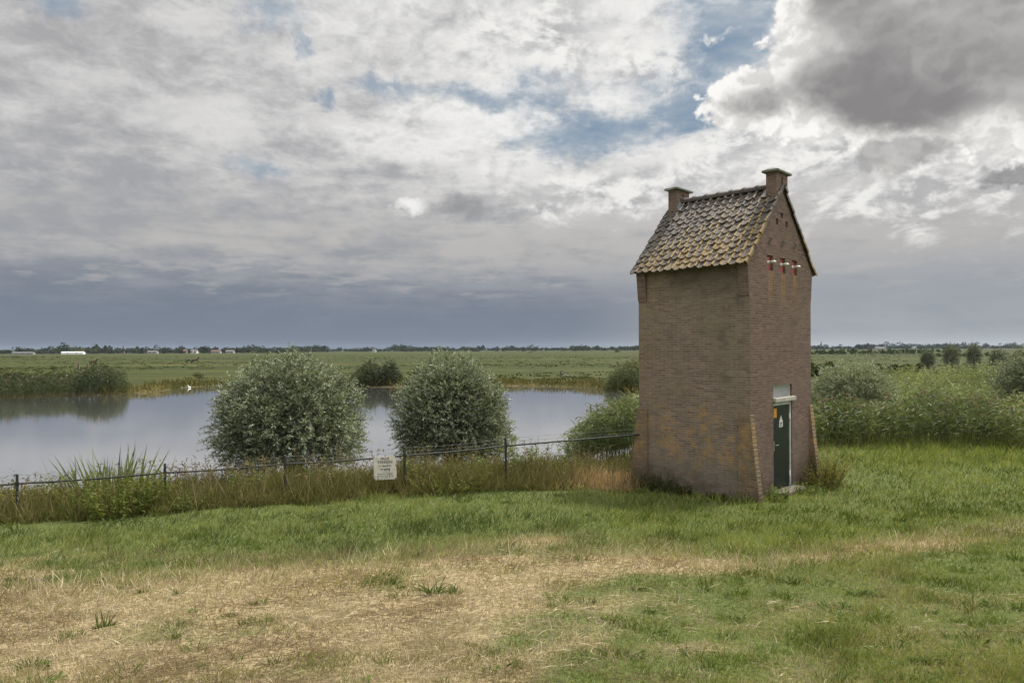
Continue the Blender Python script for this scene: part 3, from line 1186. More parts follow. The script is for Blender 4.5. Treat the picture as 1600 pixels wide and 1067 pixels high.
bm = bmesh.new()                                   # border and bolt on the yellow sticker
for a, b_ in (((-0.372, 1.578), (-0.233, 1.583)), ((-0.372, 1.747), (-0.233, 1.752)), ((-0.372, 1.584), (-0.367, 1.746)), ((-0.238, 1.584), (-0.233, 1.746))):
    box(bm, (a[0], yd - 0.0062, a[1]), (b_[0], yd - 0.0045, b_[1]))
from_bm('print', bm, plain('sticker_print', (0.30, 0.12, 0.01), 0.6), st)
bm = bmesh.new()                                   # white warning notice: triangle over a text box
f = [bm.verts.new(p) for p in ((-0.10, yd - 0.004, 1.455), (0.09, yd - 0.004, 1.455), (-0.005, yd - 0.004, 1.60))]
b_ = [bm.verts.new(p) for p in ((-0.10, yd - 0.0005, 1.455), (0.09, yd - 0.0005, 1.455), (-0.005, yd - 0.0005, 1.60))]
bm.faces.new(f); bm.faces.new(b_[::-1])
for i in range(3):
    bm.faces.new((f[i], f[(i + 1) % 3], b_[(i + 1) % 3], b_[i]))
box(bm, (-0.095, yd - 0.004, 1.345), (0.085, yd - 0.0005, 1.447))
wn = from_bm('warning_notice', bm, M['white'], door)
bm = bmesh.new()                                   # the bolt in the triangle and bars of small print
bz = [(0.002, 1.555), (-0.026, 1.507), (-0.008, 1.507), (-0.018, 1.468), (0.018, 1.518), (0.0, 1.518), (0.012, 1.555)]
bm.faces.new([bm.verts.new((x, yd - 0.0062, z)) for x, z in bz])
for zc, x1_ in ((1.424, 0.06), (1.394, 0.045), (1.364, 0.055)):
    box(bm, (-0.075, yd - 0.0062, zc), (x1_, yd - 0.0045, zc + 0.016))
from_bm('print', bm, M['black'], wn)
bm = bmesh.new()
box(bm, (-0.53, -HD - 0.075, 1.905), (0.56, -HD + 0.10, 1.995), 0.012)
from_bm('lintel', bm, M['lintel'], house)
bm = bmesh.new()
for a, b2 in (((-0.488, 1.996), (-0.45, 2.258)), ((0.45, 1.996), (0.488, 2.258)), ((-0.449, 2.225), (0.449, 2.258))):
    box(bm, (a[0], -HD + 0.05, a[1]), (b2[0], -HD + 0.11, b2[1]), 0.003)
tw_ = from_bm('transom_window', bm, M['frame_paint'], house)
bm = bmesh.new()
box(bm, (-0.449, -HD + 0.078, 1.996), (0.449, -HD + 0.088, 2.224))
from_bm('pane', bm, M['frost'], tw_)
bm = bmesh.new()
box(bm, (-0.56, -HD - 0.30, -0.22), (0.56, -HD + 0.13, 0.018), 0.015)
from_bm('doorstep', bm, plain('worn_step_stone', (0.10, 0.085, 0.065), 0.9, var=0.3, bump=0.5), house)

# ------------------------------------------------------------------ fence, wires, sign
posts_px = [(-235, 13.4), (26, 14.3), (257, 14.75), (445, 15.1), (632, 15.4), (790, 15.75)]
RAIL_PX = [(-400, 788), (0, 757.5), (26, 755.5), (257, 738.5), (445, 725), (632, 711.5), (790, 696.5), (990, 677.5)]
fence = empty('rail_fence', (0, 15, 0))
fence.location = gpt(445, 15.1)
tag(fence, 'thin dark green metal rail fence with wires running along the pond bank', 'fence')
FO = fence.location
tops = []
rail_pts = []
for px, Y in posts_px:
    X = (px - 800) / F * Y
    yr = np.interp(px, *zip(*RAIL_PX))
    zr_ = EYE - (yr - hor(px)) / F * Y
    zt = zr_ + 0.19
    gz = float(terrain(X, Y))
    bm = bmesh.new()
    dz = Vector((random.uniform(-0.012, 0.012), random.uniform(-0.01, 0.01), 0))
    tube(bm, [Vector((X, Y, gz - 0.3)) - FO, Vector((X, Y, zr_)) - FO + dz * 0.6, Vector((X, Y, zt)) - FO + dz], [0.027, 0.027, 0.026], 10)
    tube(bm, [Vector((X, Y, zt)) - FO + dz, Vector((X, Y, zt + 0.012)) - FO + dz], [0.029, 0.02], 10)
    tube(bm, [Vector((X, Y, zr_ - 0.035)) - FO, Vector((X, Y, zr_ + 0.035)) - FO], 0.034, 10)
    from_bm('post', bm, M['fence'], fence, smooth=True).data.set_sharp_from_angle(angle=R(40))
    rail_pts.append(Vector((X, Y - 0.0, zr_)))
    tops.append(Vector((X, Y, zt)))
bm = bmesh.new()
end = HC - UX * (HW - 0.01) + UY * (HD - 0.1)
rp = []
for i in range(len(rail_pts) - 1):
    a, b_ = rail_pts[i], rail_pts[i + 1]
    for k in range(4):
        f_ = k / 4
        rp.append(a.lerp(b_, f_) + Vector((0, -0.0, -0.02 * math.sin(math.pi * f_))) - FO)
rp.append(rail_pts[-1] - FO)
rp.append(Vector((end.x, end.y, EYE - (678.5 - hor(992)) / F * end.y)) - FO)
tube(bm, rp, 0.0185, 10)
from_bm('rail', bm, M['fence'], fence, smooth=True)
for dzz in (-0.02, -0.10):
    bm = bmesh.new()
    wp = []
    for i in range(len(tops) - 1):
        a, b_ = tops[i], tops[i + 1]
        for k in range(5):
            f_ = k / 5
            wp.append(a.lerp(b_, f_) + Vector((0, 0.028, dzz - 0.04 * math.sin(math.pi * f_))) - FO)
    wp.append(tops[-1] + Vector((0, 0.028, dzz)) - FO)
    wp.append(Vector((end.x, end.y, rp[-1].z + FO.z + 0.15 + dzz)) - FO)
    tube(bm, wp, 0.0025, 5)
    for i in range(len(wp) - 1):                         # barbs
        for k in range(3):
            p = wp[i].lerp(wp[i + 1], (k + 0.5) / 5)
            tube(bm, [p + Vector((-0.012, 0.01, 0.02)), p + Vector((0.012, -0.01, -0.02))], 0.0018, 4)
    from_bm('wire', bm, M['wire'], fence)


def text_mesh(name, body, size, material, parent, loc, rot=None, bold=0.0):
    cu = bpy.data.curves.new(name, 'FONT')
    cu.body = body
    cu.size = size
    cu.align_x = 'CENTER'
    cu.align_y = 'CENTER'
    cu.extrude = 0.0006
    cu.offset = bold
    to = bpy.data.objects.new(name + '_tmp', cu)
    COL.objects.link(to)
    dg = bpy.context.evaluated_depsgraph_get()
    me = bpy.data.meshes.new_from_object(to.evaluated_get(dg))
    COL.objects.unlink(to)
    bpy.data.objects.remove(to)
    me.name = name
    me.materials.clear()
    o = link(name, me, material, parent)
    o.location = loc
    o.rotation_euler = rot or (R(90), 0, 0)
    return o


sy_ = np.interp(600, [445, 632], [15.1, 15.4]) - 0.04
sx_ = (600.5 - 800) / F * sy_
s_top = EYE - (713 - hor(600)) / F * sy_
sw, sh_ = 35 / F * sy_, 36 / F * sy_
sg = empty('notice_board', (sx_, sy_, s_top), math.atan2(rail_pts[4].y - rail_pts[3].y, rail_pts[4].x - rail_pts[3].x))
tag(sg, 'square cream notice board with Dutch lettering hung on the rail fence', 'sign')
bm = bmesh.new()
box(bm, (-sw / 2, -0.006, -sh_), (sw / 2, 0.006, 0.0))
es = [e for e in bm.edges if abs(e.verts[0].co.y - e.verts[1].co.y) > 0.005]
bmesh.ops.bevel(bm, geom=es, offset=0.03, segments=4, affect='EDGES')
pn = from_bm('panel', bm, M['sign'], sg)
pn.rotation_euler = (0, R(-1.2), 0)
M['rust_print'] = plain('dark_sign_print', (0.055, 0.05, 0.05), 0.7)
for body, size, zc, bold in (("PRIVÉ", 0.075, -0.055, 0.0015), ("TERREIN", 0.085, -0.125, 0.0018), ("verboden", 0.068, -0.205, 0.0018), ("toegang", 0.068, -0.275, 0.0018),
                             ("art. 461", 0.034, -0.335, 0.0), ("Wetboek van Strafrecht", 0.034, -0.380, 0.0006), ("overtreders worden vervolgd", 0.030, -0.425, 0.0004), ("de eigenaar", 0.026, -0.462, 0.0)):
    text_mesh('lettering', body, size * 1.0, M['rust_print'], pn, (0, -0.0068, zc), bold=bold)
for s in (-1, 1):
    bm = bmesh.new()
    tube(bm, [(s * sw * 0.36, -0.008, -0.02), (s * sw * 0.36, 0.02, 0.03), (s * sw * 0.36, 0.07, 0.02), (s * sw * 0.36, 0.05, -0.03), (s * sw * 0.36, 0.006, -0.02)], 0.004, 5)
    from_bm('wire_tie', bm, M['wire'], sg)


# ------------------------------------------------------------------ willows
def sphere_dirs(n, zlo=-0.5):
    z = RNG.uniform(zlo, 1, n)
    a = RNG.uniform(0, 2 * np.pi, n)
    r = np.sqrt(1 - z * z)
    return np.stack([r * np.cos(a), r * np.sin(a), z], 1)


def unit(v):
    return v / np.maximum(np.linalg.norm(v, axis=1, keepdims=True), 1e-9)


def willow(name, loc, rx, rz, zc, twigs, per, leaf, label, cat='willow tree', group=None, seed=1, trunk_h=0.9, trunk_r=0.28, pale=(0.262, 0.295, 0.190), dark=(0.052, 0.075, 0.036), shootsn=90, topshoots=14):
    global RNG
    RNG = np.random.default_rng(seed)
    root = empty(name, loc)
    tag(root, label, cat, group)
    rnd = random.Random(seed)
    bm = bmesh.new()
    head = Vector((0, 0, trunk_h))
    tube(bm, [(0, 0, -0.4), (0.02, 0, 0.1), (0.04, 0.02, trunk_h * 0.6), (0.0, 0.02, trunk_h * 0.9), (0, 0, trunk_h + trunk_r * 0.6)],
         [trunk_r * 1.35, trunk_r * 1.05, trunk_r, trunk_r * 1.35, trunk_r * 0.7], 12)
    for v in bm.verts:
        v.co += Vector((rnd.uniform(-1, 1), rnd.uniform(-1, 1), 0)) * trunk_r * 0.12
    from_bm('trunk', bm, M['bark'], root, smooth=True)
    # shape of the crown: an ellipsoid with an uneven outline
    ph = RNG.uniform(0, 6.28, 8)

    def rad(d):
        az = np.arctan2(d[:, 1], d[:, 0])
        k = 1 + 0.07 * np.sin(3 * az + ph[0]) + 0.06 * np.sin(5 * az + 4 * d[:, 2] + ph[1]) + 0.05 * np.sin(7 * d[:, 2] + 2 * az + ph[2]) + 0.04 * np.sin(11 * az - 6 * d[:, 2] + ph[3])
        return k

    c0 = np.array([0, 0, zc])
    # woody shoots from the pollard head
    bm = bmesh.new()
    for i in range(shootsn):
        d = sphere_dirs(1, -0.1)[0]
        e = c0 + d * np.array([rx, rx, rz]) * 0.8
        mid = (np.array(head) * 0.5 + e * 0.5) + np.array([0, 0, 0.12 * rz])
        mid[:2] *= 0.85
        tube(bm, [head, Vector(mid), Vector(e)], [0.028, 0.016, 0.005], 5, cap=False)
    from_bm('branches', bm, M['twig'], root)
    # twigs and leaves
    d = sphere_dirs(twigs, -0.85)
    rr = RNG.uniform(0.12, 1.0, twigs) ** 0.5
    k = rad(d)
    wide = 1 + 0.16 * np.clip(-d[:, 2], 0, 1) ** 0.5 + 0.05 * (1 - abs(d[:, 2]))
    start = c0 + d * np.array([rx, rx, rz]) * (rr * k)[:, None]
    start[:, :2] *= wide[:, None]
    start[:, 2] = np.maximum(start[:, 2], 0.15 + 0.15 * RNG.random(twigs))
    if topshoots:
        start[:topshoots] = c0 + unit(np.concatenate([RNG.normal(0, 0.55, (topshoots, 2)), np.ones((topshoots, 1))], 1)) * np.array([rx, rx, rz]) * 1.0
    td = unit(d * np.array([1, 1, 0.75]) + np.array([0, 0, 0.42]) + RNG.normal(0, 0.38, (twigs, 3)))
    low = d[:, 2] < -0.2
    td[low, 2] -= 0.35
    td = unit(td)
    tl = RNG.uniform(0.22, 0.5, twigs) * leaf * 8
    if topshoots:
        td[:topshoots] = unit(np.array([0, 0, 1.0]) + RNG.normal(0, 0.22, (topshoots, 3)))
        tl[:topshoots] *= 1.5
    parts = []
    tone = np.clip(RNG.uniform(0, 1, twigs) ** 1.2 * 0.7 + 0.9 * (fbm(d[:, 0] * 5 + seed, d[:, 2] * 5 + d[:, 1] * 4, 3) - 0.33), 0, 1)
    pale, dark = np.array(pale), np.array(dark)
    cc = dark + (pale - dark) * tone[:, None]
    parts.append(ribbons(start - td * (tl * 0.3)[:, None], td, tl * 1.25, np.full(twigs, leaf * 0.07), np.full(twigs, 0.15), np.tile([0.085, 0.075, 0.04], (twigs, 1)), segs=2))
    tpar = np.linspace(0.0, 1.0, per)
    for j in range(per):
        u = tpar[j] + RNG.uniform(-0.04, 0.04, twigs)
        p = start + td * (tl * u)[:, None]
        p[:, 2] -= 0.15 * tl * u * u
        ld = unit(td * 0.75 + RNG.normal(0, 0.62, (twigs, 3)) + np.array([0.0, 0, 0.02]))
        L = leaf * RNG.uniform(0.65, 1.25, twigs) * (1.0 - 0.25 * u)
        col = cc * RNG.uniform(0.75, 1.3, (twigs, 1))
        under = RNG.random(twigs) < 0.24                    # leaves turned over by the wind show their pale side
        col[under] = np.array([0.36, 0.39, 0.31]) * RNG.uniform(0.8, 1.15, (under.sum(), 1))
        parts.append(leaves(p, ld, L, L * 0.30, col))
    plantmesh('crown', parts, M['willow'], root)
    return root


def wl(px, Y, dz=0.0):
    p = gpt(px, Y, dz)
    return p


w1 = willow('willow_tree', wl(456, 19.6), 1.80, 1.66, 1.86, 6200, 16, 0.110, 'larger round pollard willow behind the notice board and rail fence', seed=21)
w2 = willow('willow_tree', wl(706, 21.5), 1.50, 1.66, 1.92, 5600, 16, 0.110, 'smaller round pollard willow on the bank nearer the brick house', seed=33)
w3 = willow('willow_shrub', wl(1332, 36), 1.85, 1.25, 1.65, 2200, 13, 0.14, 'pale wind blown willow shrub behind the reeds beside the brick house', 'willow shrub', seed=44, trunk_h=0.4, trunk_r=0.12,
            pale=(0.29, 0.32, 0.20), dark=(0.10, 0.13, 0.06))
w4 = willow('willow_shrub', wl(1625, 33), 1.75, 1.60, 2.0, 2600, 13, 0.13, 'dense dark willow bush among reeds at the right edge', 'willow shrub', seed=55, trunk_h=0.4, trunk_r=0.14)
pol = [(1450, 120, 0.9, 1.4, 'small pollard willow, leftmost and shortest of the row beyond the reeds'),
       (1486, 116, 1.0, 1.85, 'tall pollard willow with slightly leaning crown, second from left in the distant row'),
       (1522, 118, 0.9, 1.90, 'narrow upright pollard willow, third from left in the distant row'),
       (1560, 100, 1.0, 1.40, 'round paler pollard willow in the distant row nearest the bush at right')]
for i, (px, Y, rx, rz, lb) in enumerate(pol):
    willow('pollard_willow', wl(px, Y), rx, rz, 0.75 + rz, 900, 9, 0.17, lb, 'willow tree', 'row of pollard willows beyond the reeds', seed=70 + i, trunk_h=1.0, trunk_r=0.25, shootsn=24, topshoots=5,
           pale=(0.13, 0.15, 0.10) if i == 3 else (0.09, 0.11, 0.06), dark=(0.035, 0.05, 0.028))
RNG = np.random.default_rng(101)


# ------------------------------------------------------------------ reeds
def reeds(name, X, Y, h, label, cat='reeds', kind=None, leafn=7, pale=(0.27, 0.295, 0.135), dark=(0.052, 0.074, 0.028), wind=(0.55, -0.15), plume=0.25, wmul=1.0, Zg=None):
    n = len(X)
    Z = terrain(X, Y) if Zg is None else Zg
    Z = np.maximum(Z, ZW - 0.1)
    P = np.stack([X, Y, Z], 1)
    lean = np.array([wind[0], wind[1], 0]) * 0.18
    D = unit(np.array([0, 0, 1.0]) + lean + RNG.normal(0, 0.09, (n, 3)))
    wpx = np.maximum(0.010, Y * 0.00055) * wmul
    tone = np.clip(RNG.uniform(0, 1, n) * 0.55 + 1.7 * (fbm(X * 0.35, Y * 0.22, 3) - 0.42), 0, 1)
    C = np.array(dark) + (np.array(pale) - np.array(dark)) * tone[:, None]
    parts = [ribbons(P - np.array([0, 0, 0.1]), D, h, wpx * 0.8, np.full(n, 0.06), C * np.array([1.15, 1.0, 0.8]), segs=2)]
    for j in range(leafn):
        u = 0.25 + 0.7 * (j + RNG.uniform(0, 1, n)) / leafn
        p = P + D * (h * u)[:, None]
        p[:, 2] -= 0.06 * h * u * u
        a = RNG.uniform(0, 2 * np.pi, n)
        d = np.stack([np.cos(a), np.sin(a), RNG.uniform(0.5, 1.5, n)], 1) + np.array([wind[0], wind[1], 0])
        d = unit(d)
        L = h * RNG.uniform(0.20, 0.36, n)
        parts.append(ribbons(p, d, L, wpx * RNG.uniform(1.3, 2.4, n), RNG.uniform(0.25, 0.75, n), C * RNG.uniform(0.7, 1.35, (n, 1)), segs=3))
    if plume:
        m = RNG.random(n) < plume
        p = P[m] + D[m] * (h[m] * 0.98)[:, None]
        p[:, 2] -= 0.06 * h[m]
        for j in range(3):
            d = unit(np.array([wind[0] * 0.8, wind[1], 0.9]) + RNG.normal(0, 0.25, (m.sum(), 3)))
            parts.append(ribbons(p, d, RNG.uniform(0.14, 0.26, m.sum()), wpx[m] * 2.2, np.full(m.sum(), 0.5), np.tile([0.17, 0.13, 0.09], (m.sum(), 1)) * RNG.uniform(0.7, 1.2, (m.sum(), 1)), segs=2))
    o = plantmesh(name, parts, M['reed'])
    tag(o, label, cat, kind=kind)
    return o


def scatter_poly(poly, n):
    poly = np.array(poly, float)
    lo, hi = poly.min(0), poly.max(0)
    out = []
    tot = 0
    while tot < n:
        q = RNG.uniform(lo, hi, (n * 2, 2))
        ins = np.zeros(len(q), bool)
        for i in range(len(poly)):
            a, b = poly[i], poly[(i + 1) % len(poly)]
            c = ((a[1] <= q[:, 1]) & (b[1] > q[:, 1])) | ((b[1] <= q[:, 1]) & (a[1] > q[:, 1]))
            xi = a[0] + (q[:, 1] - a[1]) / (b[1] - a[1] + 1e-12) * (b[0] - a[0])
            ins ^= c & (q[:, 0] < xi)
        out.append(q[ins])
        tot += ins.sum()
    q = np.concatenate(out)[:n]
    return q[:, 0], q[:, 1]


xr = lambda px, Y: (px - 800) / F * Y
# front edge of the reed bed right of the house, then the bed behind it
X, Y = scatter_poly([(xr(1225, 23.5), 23.5), (xr(1400, 23.0), 23.0), (xr(1900, 21.5), 21.5), (xr(1900, 27), 27), (xr(1240, 28), 28)], 2600)
reeds('reed_bed', X, Y, RNG.uniform(1.1, 1.75, len(X)) * (0.34 + 1.05 * fbm(X * 0.6, Y * 0.6, 3)), 'dense front edge of the reed bed right of the brick house', kind='stuff', wmul=1.6, leafn=8)
Yf = 27 + (95 - 27) * RNG.random(6500) ** 1.5
pxf = RNG.uniform(1215, 1900, 6500)
Xf = xr(pxf, Yf)
keep = (fbm(Xf * 0.12 + 4, Yf * 0.12, 3) > 0.36) & ~((Yf > 60) & (pxf < 1330))
Xf, Yf, pxf = Xf[keep], Yf[keep], pxf[keep]
reeds('reed_field', Xf, Yf, RNG.uniform(1.4, 2.2, len(Xf)) * (0.25 + 1.2 * fbm(Xf * 0.22, Yf * 0.16, 3)) * np.where((Yf < 37) & (pxf < 1420), 0.72, 1.0), 'wide pale green reed field stretching behind the front reeds', kind='stuff', leafn=5,
      pale=(0.25, 0.285, 0.125), dark=(0.085, 0.115, 0.040), plume=0.25)
for px_, Y_, rw, hh_, n_, lb in ((1442, 30, 0.9, 1.7, 160, 'dark reed clump standing in the pale reed field right of the willow shrub'),
                                 (1585, 28, 1.2, 1.8, 220, 'dark tall reed clump below the willow bush at the right edge'),
                                 (1290, 27, 0.8, 1.5, 130, 'dark reed clump beside the right wall of the brick house')):
    a_ = RNG.uniform(0, 6.28, n_)
    r_ = np.sqrt(RNG.random(n_)) * rw
    reeds('reed_clump', xr(px_, Y_) + np.cos(a_) * r_, Y_ + np.sin(a_) * r_ * 0.8, hh_ * RNG.uniform(0.75, 1.1, n_) * (1.05 - 0.45 * (r_ / rw) ** 2), lb, pale=(0.11, 0.14, 0.06), dark=(0.035, 0.05, 0.02), plume=0.1)
# reed clump at the water's edge by the house
X, Y = scatter_poly([(xr(868, 22.3), 22.3), (xr(1000, 21), 21), (xr(1010, 25), 25), (xr(910, 25.5), 25.5)], 620)
reeds('reed_clump', X, Y, RNG.uniform(1.6, 2.45, len(X)) * np.interp(X, [xr(868, 22.5), xr(930, 22.5), xr(1000, 23)], [0.55, 0.9, 1.05]),
      'tall green reed clump at the water edge touching the left of the brick house', wind=(0.4, -0.1), leafn=9, wmul=1.3, pale=(0.30, 0.335, 0.185), dark=(0.10, 0.13, 0.055))
# far bank
X, Y = scatter_poly([(xr(-160, 57), 57), (xr(120, 65), 65), (xr(200, 68.5), 68.5), (xr(196, 73), 73), (xr(0, 72), 72), (xr(-160, 68), 68)], 3400)
hh = RNG.uniform(1.7, 2.5, len(X)) * np.interp(800 + F * X / Y, [-160, 60, 110, 140, 190, 200], [0.85, 0.8, 0.8, 1.1, 1.12, 0.4]) * (0.55 + 0.9 * fbm(X * 0.35, Y * 0.2, 3))
reeds('reed_bed', X, Y, hh, 'dark reed bed on the far bank at the left edge', kind='stuff', leafn=5, pale=(0.062, 0.076, 0.032), dark=(0.022, 0.033, 0.014), wind=(0.15, 0), plume=0.2)
X, Y = scatter_poly([(xr(548, 79.0), 79), (xr(625, 80), 80), (xr(625, 85), 85), (xr(548, 84), 84)], 900)
reeds('reed_clump', X, Y, RNG.uniform(1.9, 3.0, len(X)) * (0.45 + 0.75 * fbm(X * 0.7, Y * 0.3, 3)) * np.interp(800 + F * X / Y, [545, 562, 575, 612, 628], [0.35, 0.95, 1.15, 1.05, 0.4]), 'very dark reed clump on the far bank between the two round willows', leafn=5, pale=(0.055, 0.07, 0.03), dark=(0.02, 0.03, 0.014), wind=(0.1, 0), plume=0.1)
X, Y = scatter_poly([(xr(945, 71), 71), (xr(1010, 66), 66), (xr(1010, 72), 72), (xr(948, 76), 76)], 700)
reeds('reed_clump', X, Y, RNG.uniform(1.9, 2.9, len(X)) * (0.5 + 0.8 * fbm(X * 0.7, Y * 0.3, 3)) * np.interp(800 + F * X / Y, [943, 960, 985, 1010], [0.35, 0.9, 1.15, 1.0]), 'dark reed clump on the far bank just left of the brick house', leafn=5, pale=(0.10, 0.12, 0.05), dark=(0.035, 0.05, 0.022), wind=(0.15, 0), plume=0.25)


# ------------------------------------------------------------------ far bank ground cover
def shore_strip(name, n, label, hlo, hhi, c0, c1, pxlo, pxhi):
    per = []
    pts = POND
    segs = [(pts[i], pts[i + 1]) for i in range(9, 21)]
    ln = np.array([np.hypot(*(b - a)) for a, b in segs])
    pick = RNG.choice(len(segs), n, p=ln / ln.sum())
    tt = RNG.random(n)
    A_ = np.array([s[0] for s in segs])[pick]
    B_ = np.array([s[1] for s in segs])[pick]
    q = A_ + (B_ - A_) * tt[:, None]
    q = q + RNG.normal(0, 1.2, (n, 2)) + np.array([0, 1.6])
    X, Y = q[:, 0], q[:, 1]
    px = 800 + F * X / Y
    sd = pond_sd(X, Y)
    k = (px > pxlo) & (px < pxhi) & (sd > -0.6)
    X, Y = X[k], Y[k]
    n = len(X)
    hgt = RNG.uniform(hlo, hhi, n) * (0.4 + 1.2 * fbm(X * 0.35, Y * 0.35 + 8, 3))
    P = np.stack([X, Y, np.maximum(terrain(X, Y), ZW - 0.05)], 1)
    D = unit(np.array([0, 0, 1.0]) + RNG.normal(0, 0.35, (n, 3)))
    mix = fbm(X * 0.22 + 60, Y * 0.22, 3)[:, None] * 1.3 - 0.15 + RNG.normal(0, 0.15, (n, 1))
    C = np.array(c0) + (np.array(c1) - np.array(c0)) * np.clip(mix, 0, 1)
    o = plantmesh(name, [ribbons(P, D, hgt, np.full(n, 0.09), np.full(n, 0.3), C, segs=2)], M['straw'])
    tag(o, label, 'bank plants', kind='stuff')


shore_strip('bank_plants', 9000, 'rough green and tan growth along the far pond bank', 0.3, 1.35, (0.05, 0.065, 0.020), (0.17, 0.14, 0.055), 150, 1010)

# ------------------------------------------------------------------ turf
def turf(name, px0, px1, py0, py1, n, fn, material, label, cat='grass'):
    px, py = RNG.uniform(px0, px1, n), RNG.uniform(py0, py1, n)
    X, Y, Z = ground_at(px, py)
    sel, h, C, spread, droop = fn(X, Y, Z, px, py)
    X, Y, Z, h, C, spread, droop = [v[sel] for v in (X, Y, Z, h, C, spread, droop)]
    n = len(X)
    P = np.stack([X, Y, Z - 0.01], 1)
    a = np.where(spread > 2.0, RNG.normal(0.12, 0.55, n) + np.pi * RNG.integers(0, 2, n), RNG.uniform(0, 2 * np.pi, n))
    D = unit(np.stack([np.cos(a) * spread + 0.12, np.sin(a) * spread, np.ones(n)], 1))
    W = np.maximum(0.0035, 0.00085 * Y) * RNG.uniform(0.7, 1.3, n)
    o = plantmesh(name, [ribbons(P, D, h, W, droop, C, segs=2)], material)
    tag(o, label, cat, kind='stuff')
    return o


def in_house(X, Y, m=0.0):
    dx, dy = X - HC.x, Y - HC.y
    lx = dx * UX.x + dy * UX.y
    ly = dx * UY.x + dy * UY.y
    return (abs(lx) < HW + m) & (abs(ly) < HD + m)


FEN = [(-400, 842), (0, 824), (150, 818), (300, 800), (520, 778), (700, 764), (880, 750), (990, 748)]


def lawn_fn(X, Y, Z, px, py):
    dry = dryness(X, Y)
    n = len(X)
    edge = np.interp(px, *zip(*FEN)) + (fbm(X * 1.3, Y * 1.3, 3) - 0.5) * 34
    sel = (RNG.random(n) > dry * 0.72) & ~in_house(X, Y, 0.02) & ((px > 990) | (py > edge)) & (Y < 26)
    lush = fbm(X * 0.55 + 30, Y * 0.55, 4)
    upper = 1 - sstep(10, 60, py - np.interp(px, *zip(*HAY_TOP)))
    h = (0.05 + 0.055 * upper + 0.04 * sstep(0.45, 0.7, lush)) * RNG.uniform(0.6, 1.5, n)
    h = h * (1 - 0.30 * sstep(880, 960, py))
    tuft = sstep(0.62, 0.74, fbm(X * 2.3, Y * 2.3 + 7, 3))
    h = h * (1 + 0.9 * tuft)
    rightg = sstep(1250, 1400, px) * (1 - sstep(745, 765, py))
    h = h + rightg * (1 - sstep(722, 745, py)) * RNG.uniform(0.1, 0.3, n)
    g1, g2, g3 = np.array([0.066, 0.100, 0.019]), np.array([0.205, 0.240, 0.066]), np.array([0.36, 0.305, 0.15])
    fine = fbm(X * 2.6 + 3, Y * 2.6 + 60, 3)
    k = np.clip((lush - 0.5) * 1.5 + (fine - 0.5) * 1.8 + 0.48 + 0.22 * sstep(900, 1000, py) + RNG.normal(0, 0.2, n), 0, 1)[:, None]
    C = g1 * (1 - k) + g2 * k
    # greyish sheen tinted into the blade colour on the strip before the fence, yellower turf bottom right
    k2 = np.clip(dry * 0.8 + (RNG.random(n) < 0.07 + 0.06 * sstep(880, 960, py)) * 0.7, 0, 1)[:, None]
    C = C * (1 - k2) + g3 * k2
    C = C * (1 - 0.22 * tuft[:, None]) * RNG.uniform(0.75, 1.25, (n, 1))
    C[:, 2] += 0.012 * upper * (px < 950)
    C = C * np.where(rightg > 0.5, 1.08, 1.0)[:, None]
    return sel, h, C, RNG.uniform(0.15, 0.8, n), RNG.uniform(0.05, 0.5, n)


def straw_fn(X, Y, Z, px, py):
    dry = dryness(X, Y)
    n = len(X)
    edge = np.interp(px, *zip(*FEN))
    sel = (RNG.random(n) < dry ** 1.2) & ((px > 990) | (py > edge + 10)) & ~in_house(X, Y, 0.1)
    flat = RNG.random(n) < 0.55
    h = np.where(flat, RNG.uniform(0.08, 0.25, n), RNG.uniform(0.03, 0.11, n))
    edgeh = np.exp(-((py - np.interp(px, *zip(*HAY_TOP)) - 8) / 16) ** 2)
    h = h + np.where(flat, 0, edgeh * RNG.uniform(0.05, 0.2, n))
    s = RNG.uniform(0.7, 1.25, (n, 1))
    base = np.array([0.42, 0.352, 0.242])
    brown = np.array([0.20, 0.145, 0.088])
    k = sstep(0.42, 0.62, fbm(X * 1.2 + 12, Y * 1.2, 4))[:, None]
    C = (base * (1 - 0.75 * k) + brown * 0.75 * k) * s
    spread = np.where(flat, RNG.uniform(2.2, 6.0, n), RNG.uniform(0.2, 0.9, n))
    droop = np.where(flat, RNG.uniform(0.15, 0.35, n), RNG.uniform(0.0, 0.3, n))
    return sel, h, C, spread, droop


turf('lawn_grass', -260, 1860, 690, 1180, 330000, lawn_fn, M['grass'], 'short green grass covering the dyke slope around the house')
turf('mown_hay', -260, 1860, 800, 1180, 200000, straw_fn, M['straw'], 'dry tan mown hay lying in a band across the slope', 'hay')


